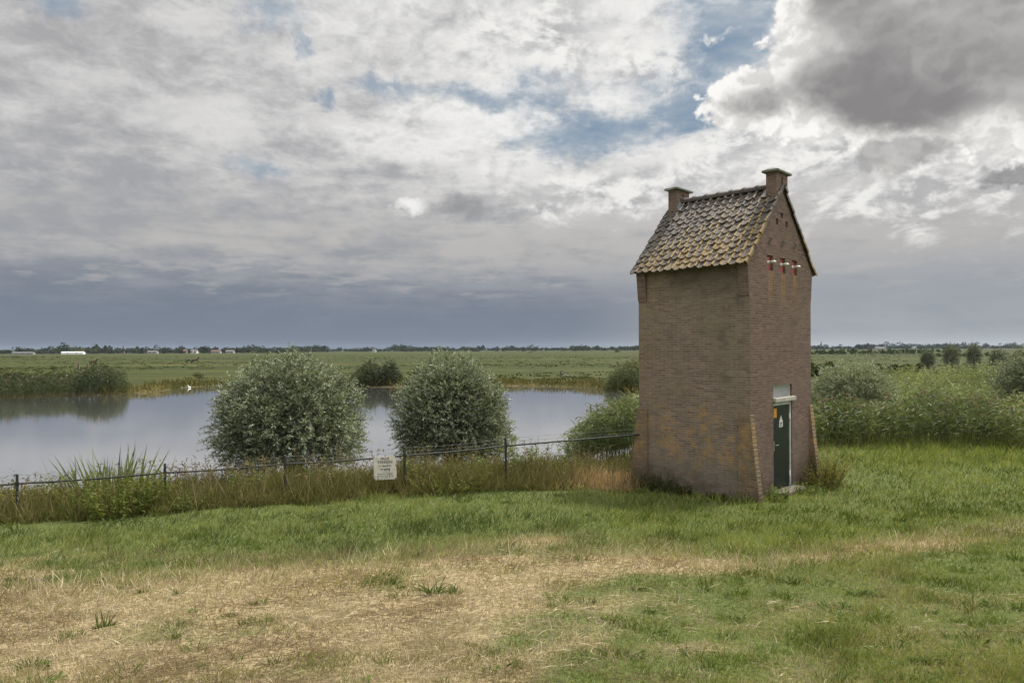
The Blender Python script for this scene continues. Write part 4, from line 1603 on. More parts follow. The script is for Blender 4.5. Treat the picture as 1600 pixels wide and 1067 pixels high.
# ------------------------------------------------------------------ rough growth along the fence
def rough_strip():
    n = 52000
    px = RNG.uniform(-330, 1000, n)
    Yf_ = np.interp(px, *zip(*posts_px))
    off = RNG.uniform(-0.75, 4.2, n)
    off = np.where(RNG.random(n) < 0.55, RNG.uniform(-0.75, 0.9, n), off)
    Y = Yf_ + off + (fbm(px * 0.02, px * 0 + 3, 3) - 0.5) * 0.7
    X = xr(px, Y)
    Z = terrain(X, Y)
    keep = (pond_sd(X, Y) > -0.3) & ~in_house(X, Y, 0.05) & ~((off < 0.05) & (abs(px - 600) < 24) & (RNG.random(n) < 0.93))
    X, Y, Z, px, off = X[keep], Y[keep], Z[keep], px[keep], off[keep]
    n = len(X)
    patch = fbm(X * 0.75 + 11, Y * 0.75 + 5, 3)
    tan = np.exp(-((px - 945) / 55) ** 2) * (off < 1.6)
    h = RNG.uniform(0.35, 0.80, n) * (0.55 + 0.9 * patch)
    h = h * np.interp(px, [-300, 250, 330, 520, 700, 850, 1000], [1.0, 1.05, 1.15, 1.25, 1.15, 1.05, 0.8])
    h = h * np.interp(off, [-0.8, -0.2, 1.0, 4], [0.45, 0.9, 1.0, 0.75])
    green = np.array([0.12, 0.15, 0.038])
    olive = np.array([0.165, 0.16, 0.058])
    brown = np.array([0.175, 0.135, 0.070])
    tanc = np.array([0.44, 0.31, 0.17])
    a = np.clip(fbm(X * 1.1 + 40, Y * 1.1, 3) * 1.8 - 0.4 + RNG.normal(0, 0.2, n), 0, 1)[:, None]
    b = np.clip(np.interp(px, [-300, 120, 240, 330, 620, 680, 800, 1000], [0.1, 0.15, 0.1, 0.5, 0.5, 0.15, 0.4, 0.55]) + RNG.normal(0, 0.25, n), 0, 1)[:, None]
    C = (green * (1 - a) + olive * a) * (1 - b * 0.8) + brown * b * 0.8
    yel = (np.interp(px, [-300, 0, 90, 160], [1, 1, 0.6, 0]) * (off > 0.4))[:, None]
    C = C * (1 - yel * 0.6) + np.array([0.22, 0.21, 0.06]) * yel * 0.6
    tsel = (RNG.random(n) < tan * 1.1)[:, None]
    C = np.where(tsel, tanc, C)
    h = np.where(tsel[:, 0], h * 0.9, h)
    C = C * RNG.uniform(0.45, 1.2, (n, 1))
    P = np.stack([X, Y, Z - 0.02], 1)
    ang = RNG.uniform(0, 2 * np.pi, n)
    sp = RNG.uniform(0.1, 0.65, n)
    D = unit(np.stack([np.cos(ang) * sp + 0.1, np.sin(ang) * sp, np.ones(n)], 1))
    W = np.maximum(0.006, 0.0007 * Y) * RNG.uniform(0.6, 1.5, n)
    parts = [ribbons(P, D, h, W, RNG.uniform(0.1, 0.6, n), C, segs=3)]
    # dead stalks with seed heads
    m = (RNG.random(n) < 0.022) & ~((off < 0.1) & (abs(px - 600) < 26))
    q = m.sum()
    hs = RNG.uniform(0.6, 1.15, q) * np.interp(px[m], [-300, 300, 500, 700, 1000], [0.7, 1, 1.1, 1, 0.8])
    Ds = unit(np.array([0, 0, 1.0]) + RNG.normal(0, 0.28, (q, 3)) * np.array([1, 1, 0.2]))
    parts.append(ribbons(P[m], Ds, hs, np.full(q, 0.011), np.full(q, 0.1), np.tile([0.22, 0.18, 0.10], (q, 1)) * RNG.uniform(0.6, 1.2, (q, 1)), segs=2))
    for j in range(5):
        u = RNG.uniform(0.75, 1.0, q)
        p = P[m] + Ds * (hs * u)[:, None]
        p[:, 2] -= 0.1 * hs * u * u
        parts.append(ribbons(p, unit(Ds + RNG.normal(0, 0.5, (q, 3))), RNG.uniform(0.05, 0.13, q), np.full(q, 0.02), np.full(q, 0.3), np.tile([0.17, 0.135, 0.075], (q, 1)) * RNG.uniform(0.6, 1.2, (q, 1)), segs=2))
    o = plantmesh('rough_grass', parts, M['straw'])
    tag(o, 'tall brown and olive rough grass with seed heads along the rail fence', 'grass', kind='stuff')


rough_strip()


def weed(name, loc, hgt, wid, stems, label, cat='weeds', c0=(0.06, 0.09, 0.025), c1=(0.13, 0.16, 0.05), leaf=0.07, group=None, per=14):
    """A leafy many-stemmed plant."""
    ang = RNG.uniform(0, 2 * np.pi, stems)
    r = np.sqrt(RNG.random(stems)) * wid * 0.35
    P = np.stack([np.cos(ang) * r, np.sin(ang) * r, np.full(stems, -0.05)], 1)
    D = unit(np.stack([np.cos(ang) * RNG.uniform(0, 0.6, stems) * wid / hgt, np.sin(ang) * RNG.uniform(0, 0.6, stems) * wid / hgt, np.ones(stems)], 1))
    L = hgt * RNG.uniform(0.6, 1.05, stems)
    root = empty(name, loc)
    tag(root, label, cat, group)
    t = RNG.random((stems, 1))
    C = np.array(c0) * (1 - t) + np.array(c1) * t
    plantmesh('stems', [ribbons(P, D, L, np.full(stems, 0.012), np.full(stems, 0.08), C * 0.9, segs=2)], M['grass'], root)
    parts = []
    for j in range(per):
        u = RNG.uniform(0.12, 1.0, stems)
        p = P + D * (L * u)[:, None]
        a = RNG.uniform(0, 2 * np.pi, stems)
        d = unit(np.stack([np.cos(a), np.sin(a), RNG.uniform(-0.3, 0.8, stems)], 1))
        ll = leaf * RNG.uniform(0.7, 1.5, stems) * (1.2 - 0.5 * u)
        parts.append(leaves(p, d, ll, ll * 0.42, C * RNG.uniform(0.7, 1.3, (stems, 1)), nrm=np.tile([0, 0, 1.0], (stems, 1)) + RNG.normal(0, 0.3, (stems, 3))))
    plantmesh('foliage', parts, M['grass'], root)
    return root


weed('leafy_weed', gpt(185, 14.1), 1.05, 1.5, 90, 'bushy leafy green weed in front of the fence below the iris leaves', leaf=0.085, c0=(0.05, 0.075, 0.018), c1=(0.13, 0.15, 0.04), per=18)
weed('leafy_weed', gpt(300, 14.4), 0.5, 0.9, 40, 'low dark weed at the fence foot left of the larger willow', leaf=0.07)
weed('leafy_weed', gpt(700, 15.1), 0.75, 1.6, 80, 'olive green weed patch at the fence below the smaller willow', leaf=0.07, c0=(0.07, 0.08, 0.025), c1=(0.15, 0.15, 0.05))
weed('leafy_weed', gpt(815, 16.6), 1.35, 0.9, 34, 'tall thin green weed behind the fence right of the smaller willow', leaf=0.11, c1=(0.17, 0.20, 0.09))

for px, off, h, wd, st_, lb in (
        (40, 1.0, 0.95, 1.6, 70, 'yellowish green weed behind the fence at the far left'),
        (95, 0.8, 0.8, 1.2, 60, 'broad pale green weed behind the fence left of the iris leaves'),
        (235, 0.5, 0.85, 1.0, 60, 'leafy green weed climbing the fence post right of the iris leaves'),
        (395, 1.0, 0.9, 1.2, 50, 'olive weed under the left half of the larger willow'),
        (520, 1.0, 0.9, 1.1, 50, 'brownish green weed under the right half of the larger willow'),
        (650, 0.7, 1.0, 0.9, 50, 'upright dark green weed just right of the notice board'),
        (755, 0.9, 0.95, 1.1, 50, 'green weed beside the fence post under the smaller willow'),
        (850, 1.0, 0.9, 1.2, 60, 'mixed green weed behind the fence near the reed clump')):
    weed('fence_weed', gpt(px, float(np.interp(px, *zip(*posts_px))) + off), h, wd, st_, lb, leaf=0.085, c0=(0.06, 0.08, 0.02), c1=(0.17, 0.19, 0.055), per=16)

# weeds at the foot of the house, positions in the house's own axes
def hpt(lx, ly):
    p = HC + UX * lx + UY * ly
    return Vector((p.x, p.y, float(terrain(p.x, p.y))))


for lx, ly, h, wd, st_, lb, c0, c1 in (
        (-HW - 0.32, 0.75, 0.62, 0.8, 46, 'dark straggly weed against the left brick wall near the fence', (0.035, 0.045, 0.018), (0.09, 0.09, 0.035)),
        (-HW - 0.30, 0.15, 0.40, 0.7, 40, 'low dark weed against the middle of the left brick wall', (0.04, 0.05, 0.02), (0.09, 0.10, 0.035)),
        (-HW - 0.22, -0.75, 0.22, 0.4, 40, 'creeping green weed at the left wall near the front corner', (0.05, 0.07, 0.02), (0.11, 0.13, 0.045)),
        (-1.05, -HD - 0.35, 0.42, 0.5, 26, 'small broad leaved weed between the corner buttress and the door', (0.07, 0.10, 0.03), (0.15, 0.18, 0.06)),
        (0.15, -HD - 0.45, 0.30, 0.5, 22, 'small green weed growing in front of the doorstep', (0.07, 0.10, 0.03), (0.15, 0.18, 0.06)),
        (1.05, -HD - 0.40, 0.75, 0.9, 60, 'tall olive weed beside the door below the right hinge', (0.06, 0.07, 0.02), (0.16, 0.14, 0.05)),
        (1.75, -HD - 0.25, 0.95, 1.0, 70, 'tall yellowish weed around the right buttress of the brick house', (0.08, 0.09, 0.025), (0.20, 0.17, 0.06)),
        (2.6, -HD + 0.2, 0.7, 1.2, 60, 'brownish green weed patch right of the brick house', (0.07, 0.09, 0.03), (0.19, 0.16, 0.07))):
    weed('wall_weed', hpt(lx, ly), h, wd, st_, lb, leaf=0.06, c0=c0, c1=c1)

# iris: fans of sword leaves by the water
n = 130
ang = RNG.uniform(0, 2 * np.pi, n)
P = np.stack([RNG.normal(0, 0.42, n), RNG.normal(0, 0.22, n), np.full(n, -0.05)], 1)
D = unit(np.stack([P[:, 0] * 0.55 + RNG.normal(0, 0.17, n), RNG.normal(0, 0.2, n), np.ones(n)], 1))
C = np.array([0.13, 0.165, 0.05]) * RNG.uniform(0.6, 1.4, (n, 1))
iris = empty('iris_plant', gpt(172, 15.9))
tag(iris, 'clump of upright sword shaped iris leaves behind the fence at left', 'iris plant')
plantmesh('leaf_blades', [ribbons(P, D, RNG.uniform(1.0, 1.65, n), RNG.uniform(0.030, 0.055, n), RNG.uniform(0.02, 0.25, n), C, segs=3)], M['grass'], iris)

# single green tufts standing in the hay
for i, (px, py, h, lb) in enumerate(((676, 928, 0.30, 'largest dark green tuft of coarse grass standing in the hay'), (610, 912, 0.16, 'small green tuft in the hay left of the larger tuft'),
                                     (160, 980, 0.20, 'dark green grass tuft in the dry turf at lower left'), (45, 1042, 0.16, 'small grass tuft near the bottom left corner'),
                                     (705, 925, 0.16, 'small green tuft in the hay right of the larger tuft'), (1237, 912, 0.16, 'grey green leafy tuft at the edge of the right hay band'))):
    X, Y, Z = [float(v) for v in ground_at(px, py)]
    n = 46
    a = RNG.uniform(0, 6.28, n)
    P = np.stack([RNG.normal(0, 0.025, n), RNG.normal(0, 0.025, n), np.full(n, -0.03)], 1)
    sp = RNG.uniform(0.1, 1.3, n)
    D = unit(np.stack([np.cos(a) * sp, np.sin(a) * sp, np.ones(n)], 1))
    C = np.array([0.085, 0.115, 0.035]) * RNG.uniform(0.6, 1.5, (n, 1))
    o = plantmesh('grass_tuft', [ribbons(P, D, h * RNG.uniform(0.5, 1.2, n), np.full(n, 0.011), RNG.uniform(0.1, 0.6, n), C, segs=3)], M['grass'])
    o.location = (X, Y, Z)
    tag(o, lb, 'grass tuft', 'green tufts in the dry turf')


# coarse darker tussocks and small flat weeds dotted through the turf
n = 520
px = RNG.uniform(-200, 1800, n)
py = RNG.uniform(775, 1150, n)
X, Y, Z = ground_at(px, py)
k = (RNG.random(n) > dryness(X, Y) * 0.8) & ~in_house(X, Y, 0.2) & (py > np.interp(px, *zip(*FEN)) + 8)
X, Y, Z = X[k], Y[k], Z[k]
n = len(X)
parts = []
size = RNG.uniform(0.03, 0.09, n) * RNG.uniform(0.6, 1.4, n)
tone = RNG.uniform(0.7, 1.4, (n, 1))
for j in range(44):
    a = RNG.uniform(0, 6.28, n)
    r_ = np.sqrt(RNG.random(n)) * size
    P = np.stack([X + np.cos(a) * r_, Y + np.sin(a) * r_, Z - 0.01], 1)
    b2_ = a + RNG.normal(0, 0.6, n)
    sp = RNG.uniform(0.1, 1.0, n)
    D = unit(np.stack([np.cos(b2_) * sp, np.sin(b2_) * sp, np.ones(n)], 1))
    parts.append(ribbons(P, D, (0.04 + size * 1.1) * RNG.uniform(0.5, 1.3, n), np.maximum(0.004, 0.0008 * Y), RNG.uniform(0.1, 0.6, n),
                         np.array([0.078, 0.118, 0.024]) * tone * RNG.uniform(0.7, 1.3, (n, 1)), segs=2))
small = np.arange(n) % 3 == 0
q = small.sum()
for j in range(12):
    a = RNG.uniform(0, 6.28, q)
    r_ = RNG.uniform(0.0, 0.9, q) * 0.05
    P = np.stack([X[small] + 0.1 + np.cos(a) * r_, Y[small] + np.sin(a) * r_, Z[small] + 0.01 + RNG.uniform(0, 0.03, q)], 1)
    D = unit(np.stack([np.cos(a), np.sin(a), RNG.uniform(0.0, 0.8, q)], 1))
    L_ = RNG.uniform(0.025, 0.055, q)
    parts.append(leaves(P, D, L_, L_ * 0.45, np.array([0.075, 0.11, 0.028]) * RNG.uniform(0.6, 1.3, (q, 1)), nrm=np.tile([0, 0, 1.0], (q, 1)) + RNG.normal(0, 0.3, (q, 3))))
tag(plantmesh('turf_tussocks', parts, M['grass']), 'coarse darker grass tussocks and small weeds dotted through the turf', 'grass', kind='stuff')

# ------------------------------------------------------------------ far trees and buildings
def crown_cloud(n, rx, ry, rz, zc, size, c0, c1, seed):
    rg = np.random.default_rng(seed)
    k = max(4, n // 40)
    cen = np.stack([rg.normal(0, 0.42, k) * rx, rg.normal(0, 0.42, k) * ry, zc + rg.normal(0, 0.40, k) * rz], 1)
    idx = rg.integers(0, k, n)
    d = rg.normal(size=(n, 3))
    d /= np.linalg.norm(d, axis=1, keepdims=True)
    P = cen[idx] + d * np.array([rx, ry, rz]) * 0.42 * rg.uniform(0.6, 1.0, (n, 1))
    P[:, 2] = np.maximum(P[:, 2], 0.15)
    D = rg.normal(size=(n, 3))
    D /= np.linalg.norm(D, axis=1, keepdims=True)
    t = np.clip(rg.random(k)[idx] * 0.7 + rg.random(n) * 0.3, 0, 1)[:, None]
    C = np.array(c0) * (1 - t) + np.array(c1) * t
    L = size * rg.uniform(0.6, 1.3, n)
    nr = rg.normal(size=(n, 3))
    return leaves(P, D, L, L * 0.75, C, nrm=nr)


def far_tree(px, Y, wpx, hpx, label, c0=(0.022, 0.032, 0.016), c1=(0.05, 0.065, 0.028), seed=0, group='trees on the skyline'):
    X = xr(px, Y)
    w_, h_ = wpx / F * Y, hpx / F * Y
    h_ *= 1.12
    root = empty('far_tree', (X, Y, float(terrain(X, Y))))
    tag(root, label, 'tree', group)
    plantmesh('crown', [crown_cloud(420, w_ / 2, w_ / 2, h_ / 2 * 0.95, h_ * 0.55, h_ * 0.13, c0, c1, seed)], M['tree'], root)
    bm = bmesh.new()
    tube(bm, [(0, 0, -0.3), (0, 0, h_ * 0.3), (0, 0, h_ * 0.6)], [h_ * 0.04, h_ * 0.03, h_ * 0.015], 6)
    from_bm('trunk', bm, M['bark'], root)


far_tree(31, 900, 27, 11.5, 'broad dark skyline tree behind the grey shed at far left', seed=1)
far_tree(98, 880, 24, 15, 'tallest domed dark tree on the left skyline above the white barn', seed=2)
far_tree(128, 900, 36, 9.5, 'low yellowish green tree on the skyline right of the white barn', (0.05, 0.06, 0.02), (0.12, 0.12, 0.035), seed=3)
far_tree(219, 950, 10, 11, 'small dark rounded tree on the left skyline', seed=4)
far_tree(322, 950, 12, 12, 'domed dark tree on the skyline left of the larger willow', seed=5)
far_tree(684, 1100, 20, 8.5, 'dark tree clump on the skyline above the smaller willow', seed=6)
far_tree(1343, 1500, 15, 9.5, 'left dark block of trees on the skyline right of the house', (0.022, 0.030, 0.022), (0.045, 0.055, 0.032), seed=7)
far_tree(1350 + 4, 1500, 6, 8.5, 'small dark tree between two larger blocks on the right skyline', (0.022, 0.030, 0.022), (0.045, 0.055, 0.032), seed=8)

parts = []
rg = np.random.default_rng(77)
px_list = np.concatenate([rg.uniform(-120, 480, 210), rg.uniform(440, 1010, 240), rg.uniform(1220, 1700, 220)])
for px in px_list:
    if px < 440:
        Y, h = rg.uniform(960, 1150), rg.uniform(6.5, 10.5) * (0.75 + 0.5 * float(vnoise(np.array([px * 0.05]), np.array([0.5]))[0]))
    elif px < 1100:
        Y, h = rg.uniform(1300, 1900), rg.uniform(6.0, 14.0) * (0.45 + 0.9 * float(vnoise(np.array([px * 0.035]), np.array([3.5]))[0]))
    else:
        Y, h = rg.uniform(1700, 2400), rg.uniform(6, 15) * (0.45 + 0.9 * float(vnoise(np.array([px * 0.04]), np.array([7.5]))[0]))
    X = xr(px, Y)
    w_ = h * rg.uniform(1.2, 2.6)
    V_, l_, s_, c_ = crown_cloud(100, w_ / 2, w_ / 2, h / 2, h * 0.45, h * 0.26, (0.022, 0.030, 0.018), (0.05, 0.06, 0.03), int(rg.integers(1e6)))
    parts.append((V_ + np.array([X, Y, ZF]), l_, s_, c_))
for px in np.concatenate([rg.uniform(-120, 480, 260), rg.uniform(440, 1010, 260), rg.uniform(1220, 1700, 200)]):
    Y, h = (1200, rg.uniform(4, 7)) if px < 440 else (2000, rg.uniform(5, 9))
    X = xr(px, Y)
    V_, l_, s_, c_ = crown_cloud(70, h * 1.3, h, h / 2, h * 0.4, h * 0.3, (0.022, 0.030, 0.018), (0.05, 0.06, 0.03), int(rg.integers(1e6)))
    parts.append((V_ + np.array([X, Y, ZF]), l_, s_, c_))
for px in rg.uniform(1330, 1750, 120):           # paler wood still farther off
    Y, h = rg.uniform(3300, 4200), rg.uniform(14, 30)
    X = xr(px, Y)
    V_, l_, s_, c_ = crown_cloud(70, h, h, h / 2, h * 0.5, h * 0.25, (0.025, 0.034, 0.022), (0.05, 0.06, 0.035), int(rg.integers(1e6)))
    parts.append((V_ + np.array([X, Y, ZF]), l_, s_, c_))
tl_ = plantmesh('treeline', parts, M['tree'])
tag(tl_, 'far dark line of trees along the whole horizon', 'treeline', kind='stuff')

parts = []
for (p0, p1, Y, h, n) in ((1230, 1500, 560, 2.6, 130), (1230, 1460, 430, 1.7, 110), (0, 90, 420, 0.9, 30), (-150, 470, 330, 0.55, 90), (560, 1010, 300, 0.5, 60), (600, 1010, 165, 0.45, 60), (-100, 330, 150, 0.4, 60), (1360, 1440, 112, 1.2, 40), (1250, 1300, 95, 1.6, 20), (1440, 1760, 300, 1.8, 70)):
    for px in rg.uniform(p0, p1, n):
        Yy = Y * rg.uniform(0.98, 1.04)
        hh_ = h * rg.uniform(0.6, 1.25)
        X = xr(px, Yy)
        wd = (p1 - p0) / n / F * Yy * 1.4
        V_, l_, s_, c_ = crown_cloud(60, wd, wd * 0.6, hh_ / 2, hh_ * 0.5, hh_ * 0.3, (0.03, 0.045, 0.018), (0.075, 0.09, 0.035), int(rg.integers(1e6)))
        parts.append((V_ + np.array([X, Yy, float(terrain(X, Yy))]), l_, s_, c_))
hg = plantmesh('hedgerow', parts, M['tree'])
tag(hg, 'low dark hedges and ditch growth crossing the far meadow', 'hedges', kind='stuff')

n = 6000
pxm = RNG.uniform(-150, 1750, n)
Ym = 88 + 420 * RNG.random(n) ** 1.6
Xm = xr(pxm, Ym)
k = (fbm(Xm * 0.02 + 9, Ym * 0.03, 3) > 0.42) & (pond_sd(Xm, Ym) > 3)
Xm, Ym = Xm[k], Ym[k]
parts = []
for j in range(5):
    q = len(Xm)
    P = np.stack([Xm + RNG.normal(0, 0.35, q), Ym + RNG.normal(0, 0.35, q), terrain(Xm, Ym) - 0.02], 1)
    D = unit(np.array([0, 0, 1.0]) + RNG.normal(0, 0.5, (q, 3)) * np.array([1, 1, 0.2]))
    parts.append(ribbons(P, D, RNG.uniform(0.15, 0.45, q), np.full(q, 0.30), np.full(q, 0.3), np.array([0.05, 0.062, 0.02]) * RNG.uniform(0.5, 1.7, (q, 1)), segs=2))
tag(plantmesh('meadow_tussocks', parts, M['straw']), 'grass tussocks scattered over the far green meadow', 'grass', kind='stuff')

# lone bushes out in the meadow
for px, Y, w_, h_, lb, sd in ((82, 150, 1.9, 0.9, 'low dark bush in the meadow behind the left reed bed', 1), (309, 96, 2.4, 0.9, 'small green hummock bush on the bank above the white swan', 2),
                              (965, 640, 4.0, 3.0, 'lone dark bush far out in the meadow left of the brick house', 3)):
    X = xr(px, Y)
    o = plantmesh('meadow_bush', [crown_cloud(500, w_ / 2, w_ / 2, h_ / 2, h_ * 0.5, h_ * 0.14, (0.035, 0.045, 0.02), (0.08, 0.085, 0.035), sd)], M['tree'])
    o.location = (X, Y, float(terrain(X, Y)))
    tag(o, lb, 'bush')


def far_house(name, px, Y, wpx, eave, ridge, depth, wall, roof, label, cat='house', group=None, wins=3):
    X = xr(px, Y)
    w_ = wpx / F * Y
    root = empty(name, (X, Y, float(terrain(X, Y)) - 0.1))
    tag(root, label, cat, group)
    bm = bmesh.new()
    pr = [(-depth / 2, 0), (depth / 2, 0), (depth / 2, eave), (0, ridge), (-depth / 2, eave)]
    A_ = [bm.verts.new((-w_ / 2, y, z)) for y, z in pr]
    B_ = [bm.verts.new((w_ / 2, y, z)) for y, z in pr]
    bm.faces.new(A_); bm.faces.new(B_)
    for i in range(5):
        q = (i + 1) % 5
        bm.faces.new((A_[i], A_[q], B_[q], B_[i]))
    from_bm('wall', bm, wall, root)
    bm = bmesh.new()
    for s in (-1, 1):
        ov = 0.4
        sl = (ridge - eave) / (depth / 2)
        sec = [(0, ridge + 0.05), (s * (depth / 2 + ov), eave - ov * sl + 0.05), (s * (depth / 2 + ov), eave - ov * sl + 0.3), (0, ridge + 0.3)]
        A_ = [bm.verts.new((-w_ / 2 - 0.3, y, z)) for y, z in sec]
        B_ = [bm.verts.new((w_ / 2 + 0.3, y, z)) for y, z in sec]
        bm.faces.new(A_); bm.faces.new(B_)
        for i in range(4):
            q = (i + 1) % 4
            bm.faces.new((A_[i], A_[q], B_[q], B_[i]))
    from_bm('roof', bm, roof, root)
    for i in range(wins):
        x = -w_ / 2 + w_ * (i + 0.7) / (wins + 0.4)
        bm = bmesh.new()
        box(bm, (x - 0.6, -depth / 2 - 0.05, eave * 0.4), (x + 0.6, -depth / 2 + 0.05, eave * 0.85))
        from_bm('window', bm, M['dark_hole'], root)


far_house('barn', 114.5, 860, 34, 2.3, 3.1, 5, M['wall_white'], M['wall_white'], 'long low white barn on the left skyline', 'barn', wins=2)
far_house('barn', 37, 850, 33, 1.9, 3.2, 5, M['wall_far'], M['roof_far'], 'long grey shed at the far left end of the skyline', 'barn', wins=3)
for px, Y, wd, ev, rdg, wm, rm, lb in (
        (239, 930, 15, 2.6, 4.2, M['wall_far'], M['roof_far'], 'pale grey house among the left skyline trees'),
        (290, 930, 4.5, 3.6, 5.4, M['wall_brick'], M['roof_red'], 'small reddish house left of two white houses on the skyline'),
        (301, 920, 3.6, 3.4, 5.0, M['wall_white2'], M['roof_far'], 'left white house of a close pair on the skyline'),
        (306.5, 920, 3.6, 3.2, 4.9, M['wall_white2'], M['roof_far'], 'right white house of a close pair on the skyline'),
        (338, 940, 14, 2.8, 4.4, M['wall_far'], M['roof_red'], 'grey row of houses on the skyline left of the larger willow'),
        (360, 950, 12, 2.6, 4.3, M['wall_far'], M['roof_far'], 'second grey row of houses behind the left side of the larger willow'),
        (585, 1200, 5, 3.2, 4.6, M['wall_white2'], M['roof_far'], 'tiny white house on the skyline between the two willows'),
        (1428, 1450, 5, 3.6, 5.6, M['wall_white2'], M['roof_far'], 'tiny white house on the right skyline'),
        (1375, 1480, 16, 3.0, 5.0, M['wall_far'], M['roof_far'], 'low pale farm buildings below the right skyline trees')):
    far_house('far_house', px, Y, wd, ev, rdg, 6, wm, rm, lb, 'house', 'houses on the skyline', wins=2)

# church spire and lattice mast on the skyline
X = xr(193, 1000)
sp = empty('church_tower', (X, 1000, ZF))
tag(sp, 'thin dark church spire on the left skyline', 'church')
bm = bmesh.new(); box(bm, (-1.6, -1.6, 0), (1.6, 1.6, 7)); from_bm('tower', bm, M['wall_brick'], sp)
bm = bmesh.new(); tube(bm, [(0, 0, 7), (0, 0, 12.5)], [2.2, 0.1], 8); from_bm('spire', bm, M['roof_far'], sp)
X = xr(1283, 1500)
ms = empty('lattice_mast', (X, 1500, ZF))
tag(ms, 'thin lattice mast on the skyline right of the brick house', 'mast')
bm = bmesh.new()
for sx2, sy2 in ((-1, -1), (1, -1), (1, 1), (-1, 1)):
    tube(bm, [(sx2 * 1.3, sy2 * 1.3, 0), (sx2 * 0.25, sy2 * 0.25, 17)], 0.22, 5)
for k in range(6):
    z0_, z1_ = 17 * k / 6, 17 * (k + 1) / 6
    r0, r1 = 1.3 - 1.05 * k / 6, 1.3 - 1.05 * (k + 1) / 6
    for s in (-1, 1):
        tube(bm, [(-r0, s * r0, z0_), (r1, s * r1, z1_)], 0.14, 4)
        tube(bm, [(s * r0, -r0, z0_), (s * r1, r1, z1_)], 0.14, 4)
from_bm('lattice', bm, M['iron'], ms)
bm = bmesh.new(); tube(bm, [(0, 0, 16.5), (0, 0, 21)], 0.14, 5); from_bm('antenna', bm, M['iron'], ms)


# ------------------------------------------------------------------ animals
def skin_body(name, chain, edges, rads, material, parent, sub=2):
    me = bpy.data.meshes.new(name)
    me.from_pydata(chain, edges, [])
    o = link(name, me, material, parent)
    sk = o.modifiers.new('skin', 'SKIN')
    for i, r in enumerate(rads):
        me.skin_vertices[0].data[i].radius = (r, r) if not isinstance(r, tuple) else r
    me.skin_vertices[0].data[0].use_root = True
    ss_ = o.modifiers.new('sub', 'SUBSURF')
    ss_.levels = sub
    ss_.render_levels = sub
    sk.use_smooth_shade = True
    dg = bpy.context.evaluated_depsgraph_get()
    me2 = bpy.data.meshes.new_from_object(o.evaluated_get(dg))
    o.modifiers.clear()
    o.data = me2
    me2.name = name
    return o


def quadruped(name, loc, rz, mat, hairmat, label, cat, group=None, cow=False, headup=1.0, stride=0.12, s=1.0):
    root = empty(name, loc, rz)
    tag(root, label, cat, group)
    # facing +x; withers about 1.55
    nk = 0.28 if not cow else 0.05
    V_ = [(-0.62, 0, 1.22), (-0.25, 0, 1.20), (0.2, 0, 1.18), (0.58, 0, 1.24),
          (0.85, 0, 1.24 + nk * headup + 0.10), (1.08, 0, 1.42 + nk * headup + 0.14), (1.22, 0, 1.44 + nk * headup + 0.12), (1.50, 0, 1.20 + nk * headup + 0.10)]
    E_ = [(i, i + 1) for i in range(7)]
    Rd = [(0.26, 0.27), (0.29, 0.31), (0.29, 0.31), (0.24, 0.30), (0.15, 0.20), (0.10, 0.13), (0.10, 0.11), (0.06, 0.065)]
    if cow:
        Rd[1] = (0.33, 0.36); Rd[2] = (0.32, 0.36)
    for sy2 in (-1, 1):
        st = stride * sy2
        b0 = len(V_)                                     # hind leg: stifle forward and high, hock back, shank near vertical
        V_ += [(-0.60, sy2 * 0.17, 0.98), (-0.52 + st, sy2 * 0.18, 0.78), (-0.78 + st, sy2 * 0.17, 0.52), (-0.72 + st * 1.6, sy2 * 0.17, 0.12), (-0.66 + st * 1.6, sy2 * 0.17, 0.03)]
        E_ += [(0, b0)] + [(b0 + i, b0 + i + 1) for i in range(4)]
        Rd += [0.16, 0.12, 0.07, 0.05, 0.065]
        b1 = len(V_)                                     # front leg: wrist halfway
        V_ += [(0.56, sy2 * 0.15, 0.92), (0.58 - st, sy2 * 0.15, 0.52), (0.57 - st * 1.5, sy2 * 0.15, 0.12), (0.62 - st * 1.5, sy2 * 0.15, 0.03)]
        E_ += [(3, b1)] + [(b1 + i, b1 + i + 1) for i in range(3)]
        Rd += [0.12, 0.062, 0.046, 0.06]
        e0 = len(V_)
        V_ += [(1.20, sy2 * 0.07, 1.44 + nk * headup + 0.28)]
        E_ += [(6, e0)]
        Rd += [0.022]
    body = skin_body('body', [tuple(c * s for c in v) for v in V_], E_, [tuple(c * s for c in r) if isinstance(r, tuple) else r * s for r in Rd], mat, root, 1)
    bm = bmesh.new()
    tube(bm, [Vector(p) * s for p in ((-0.85, 0, 1.32), (-0.98, 0, 1.15), (-1.0, 0, 0.80), (-0.98, 0, 0.50))], [0.05 * s, 0.07 * s, 0.075 * s if not cow else 0.03 * s, 0.03 * s], 7)
    from_bm('tail', bm, hairmat, root, smooth=True)
    if not cow:
        bm = bmesh.new()
        z = nk * headup
        tube(bm, [Vector(p) * s for p in ((0.62, 0.03, 1.56), (0.82, 0.03, 1.58 + z), (1.0, 0.03, 1.66 + z), (1.16, 0.0, 1.70 + z))], [0.05 * s, 0.07 * s, 0.07 * s, 0.04 * s], 7)
        from_bm('mane', bm, hairmat, root, smooth=True)
    return root


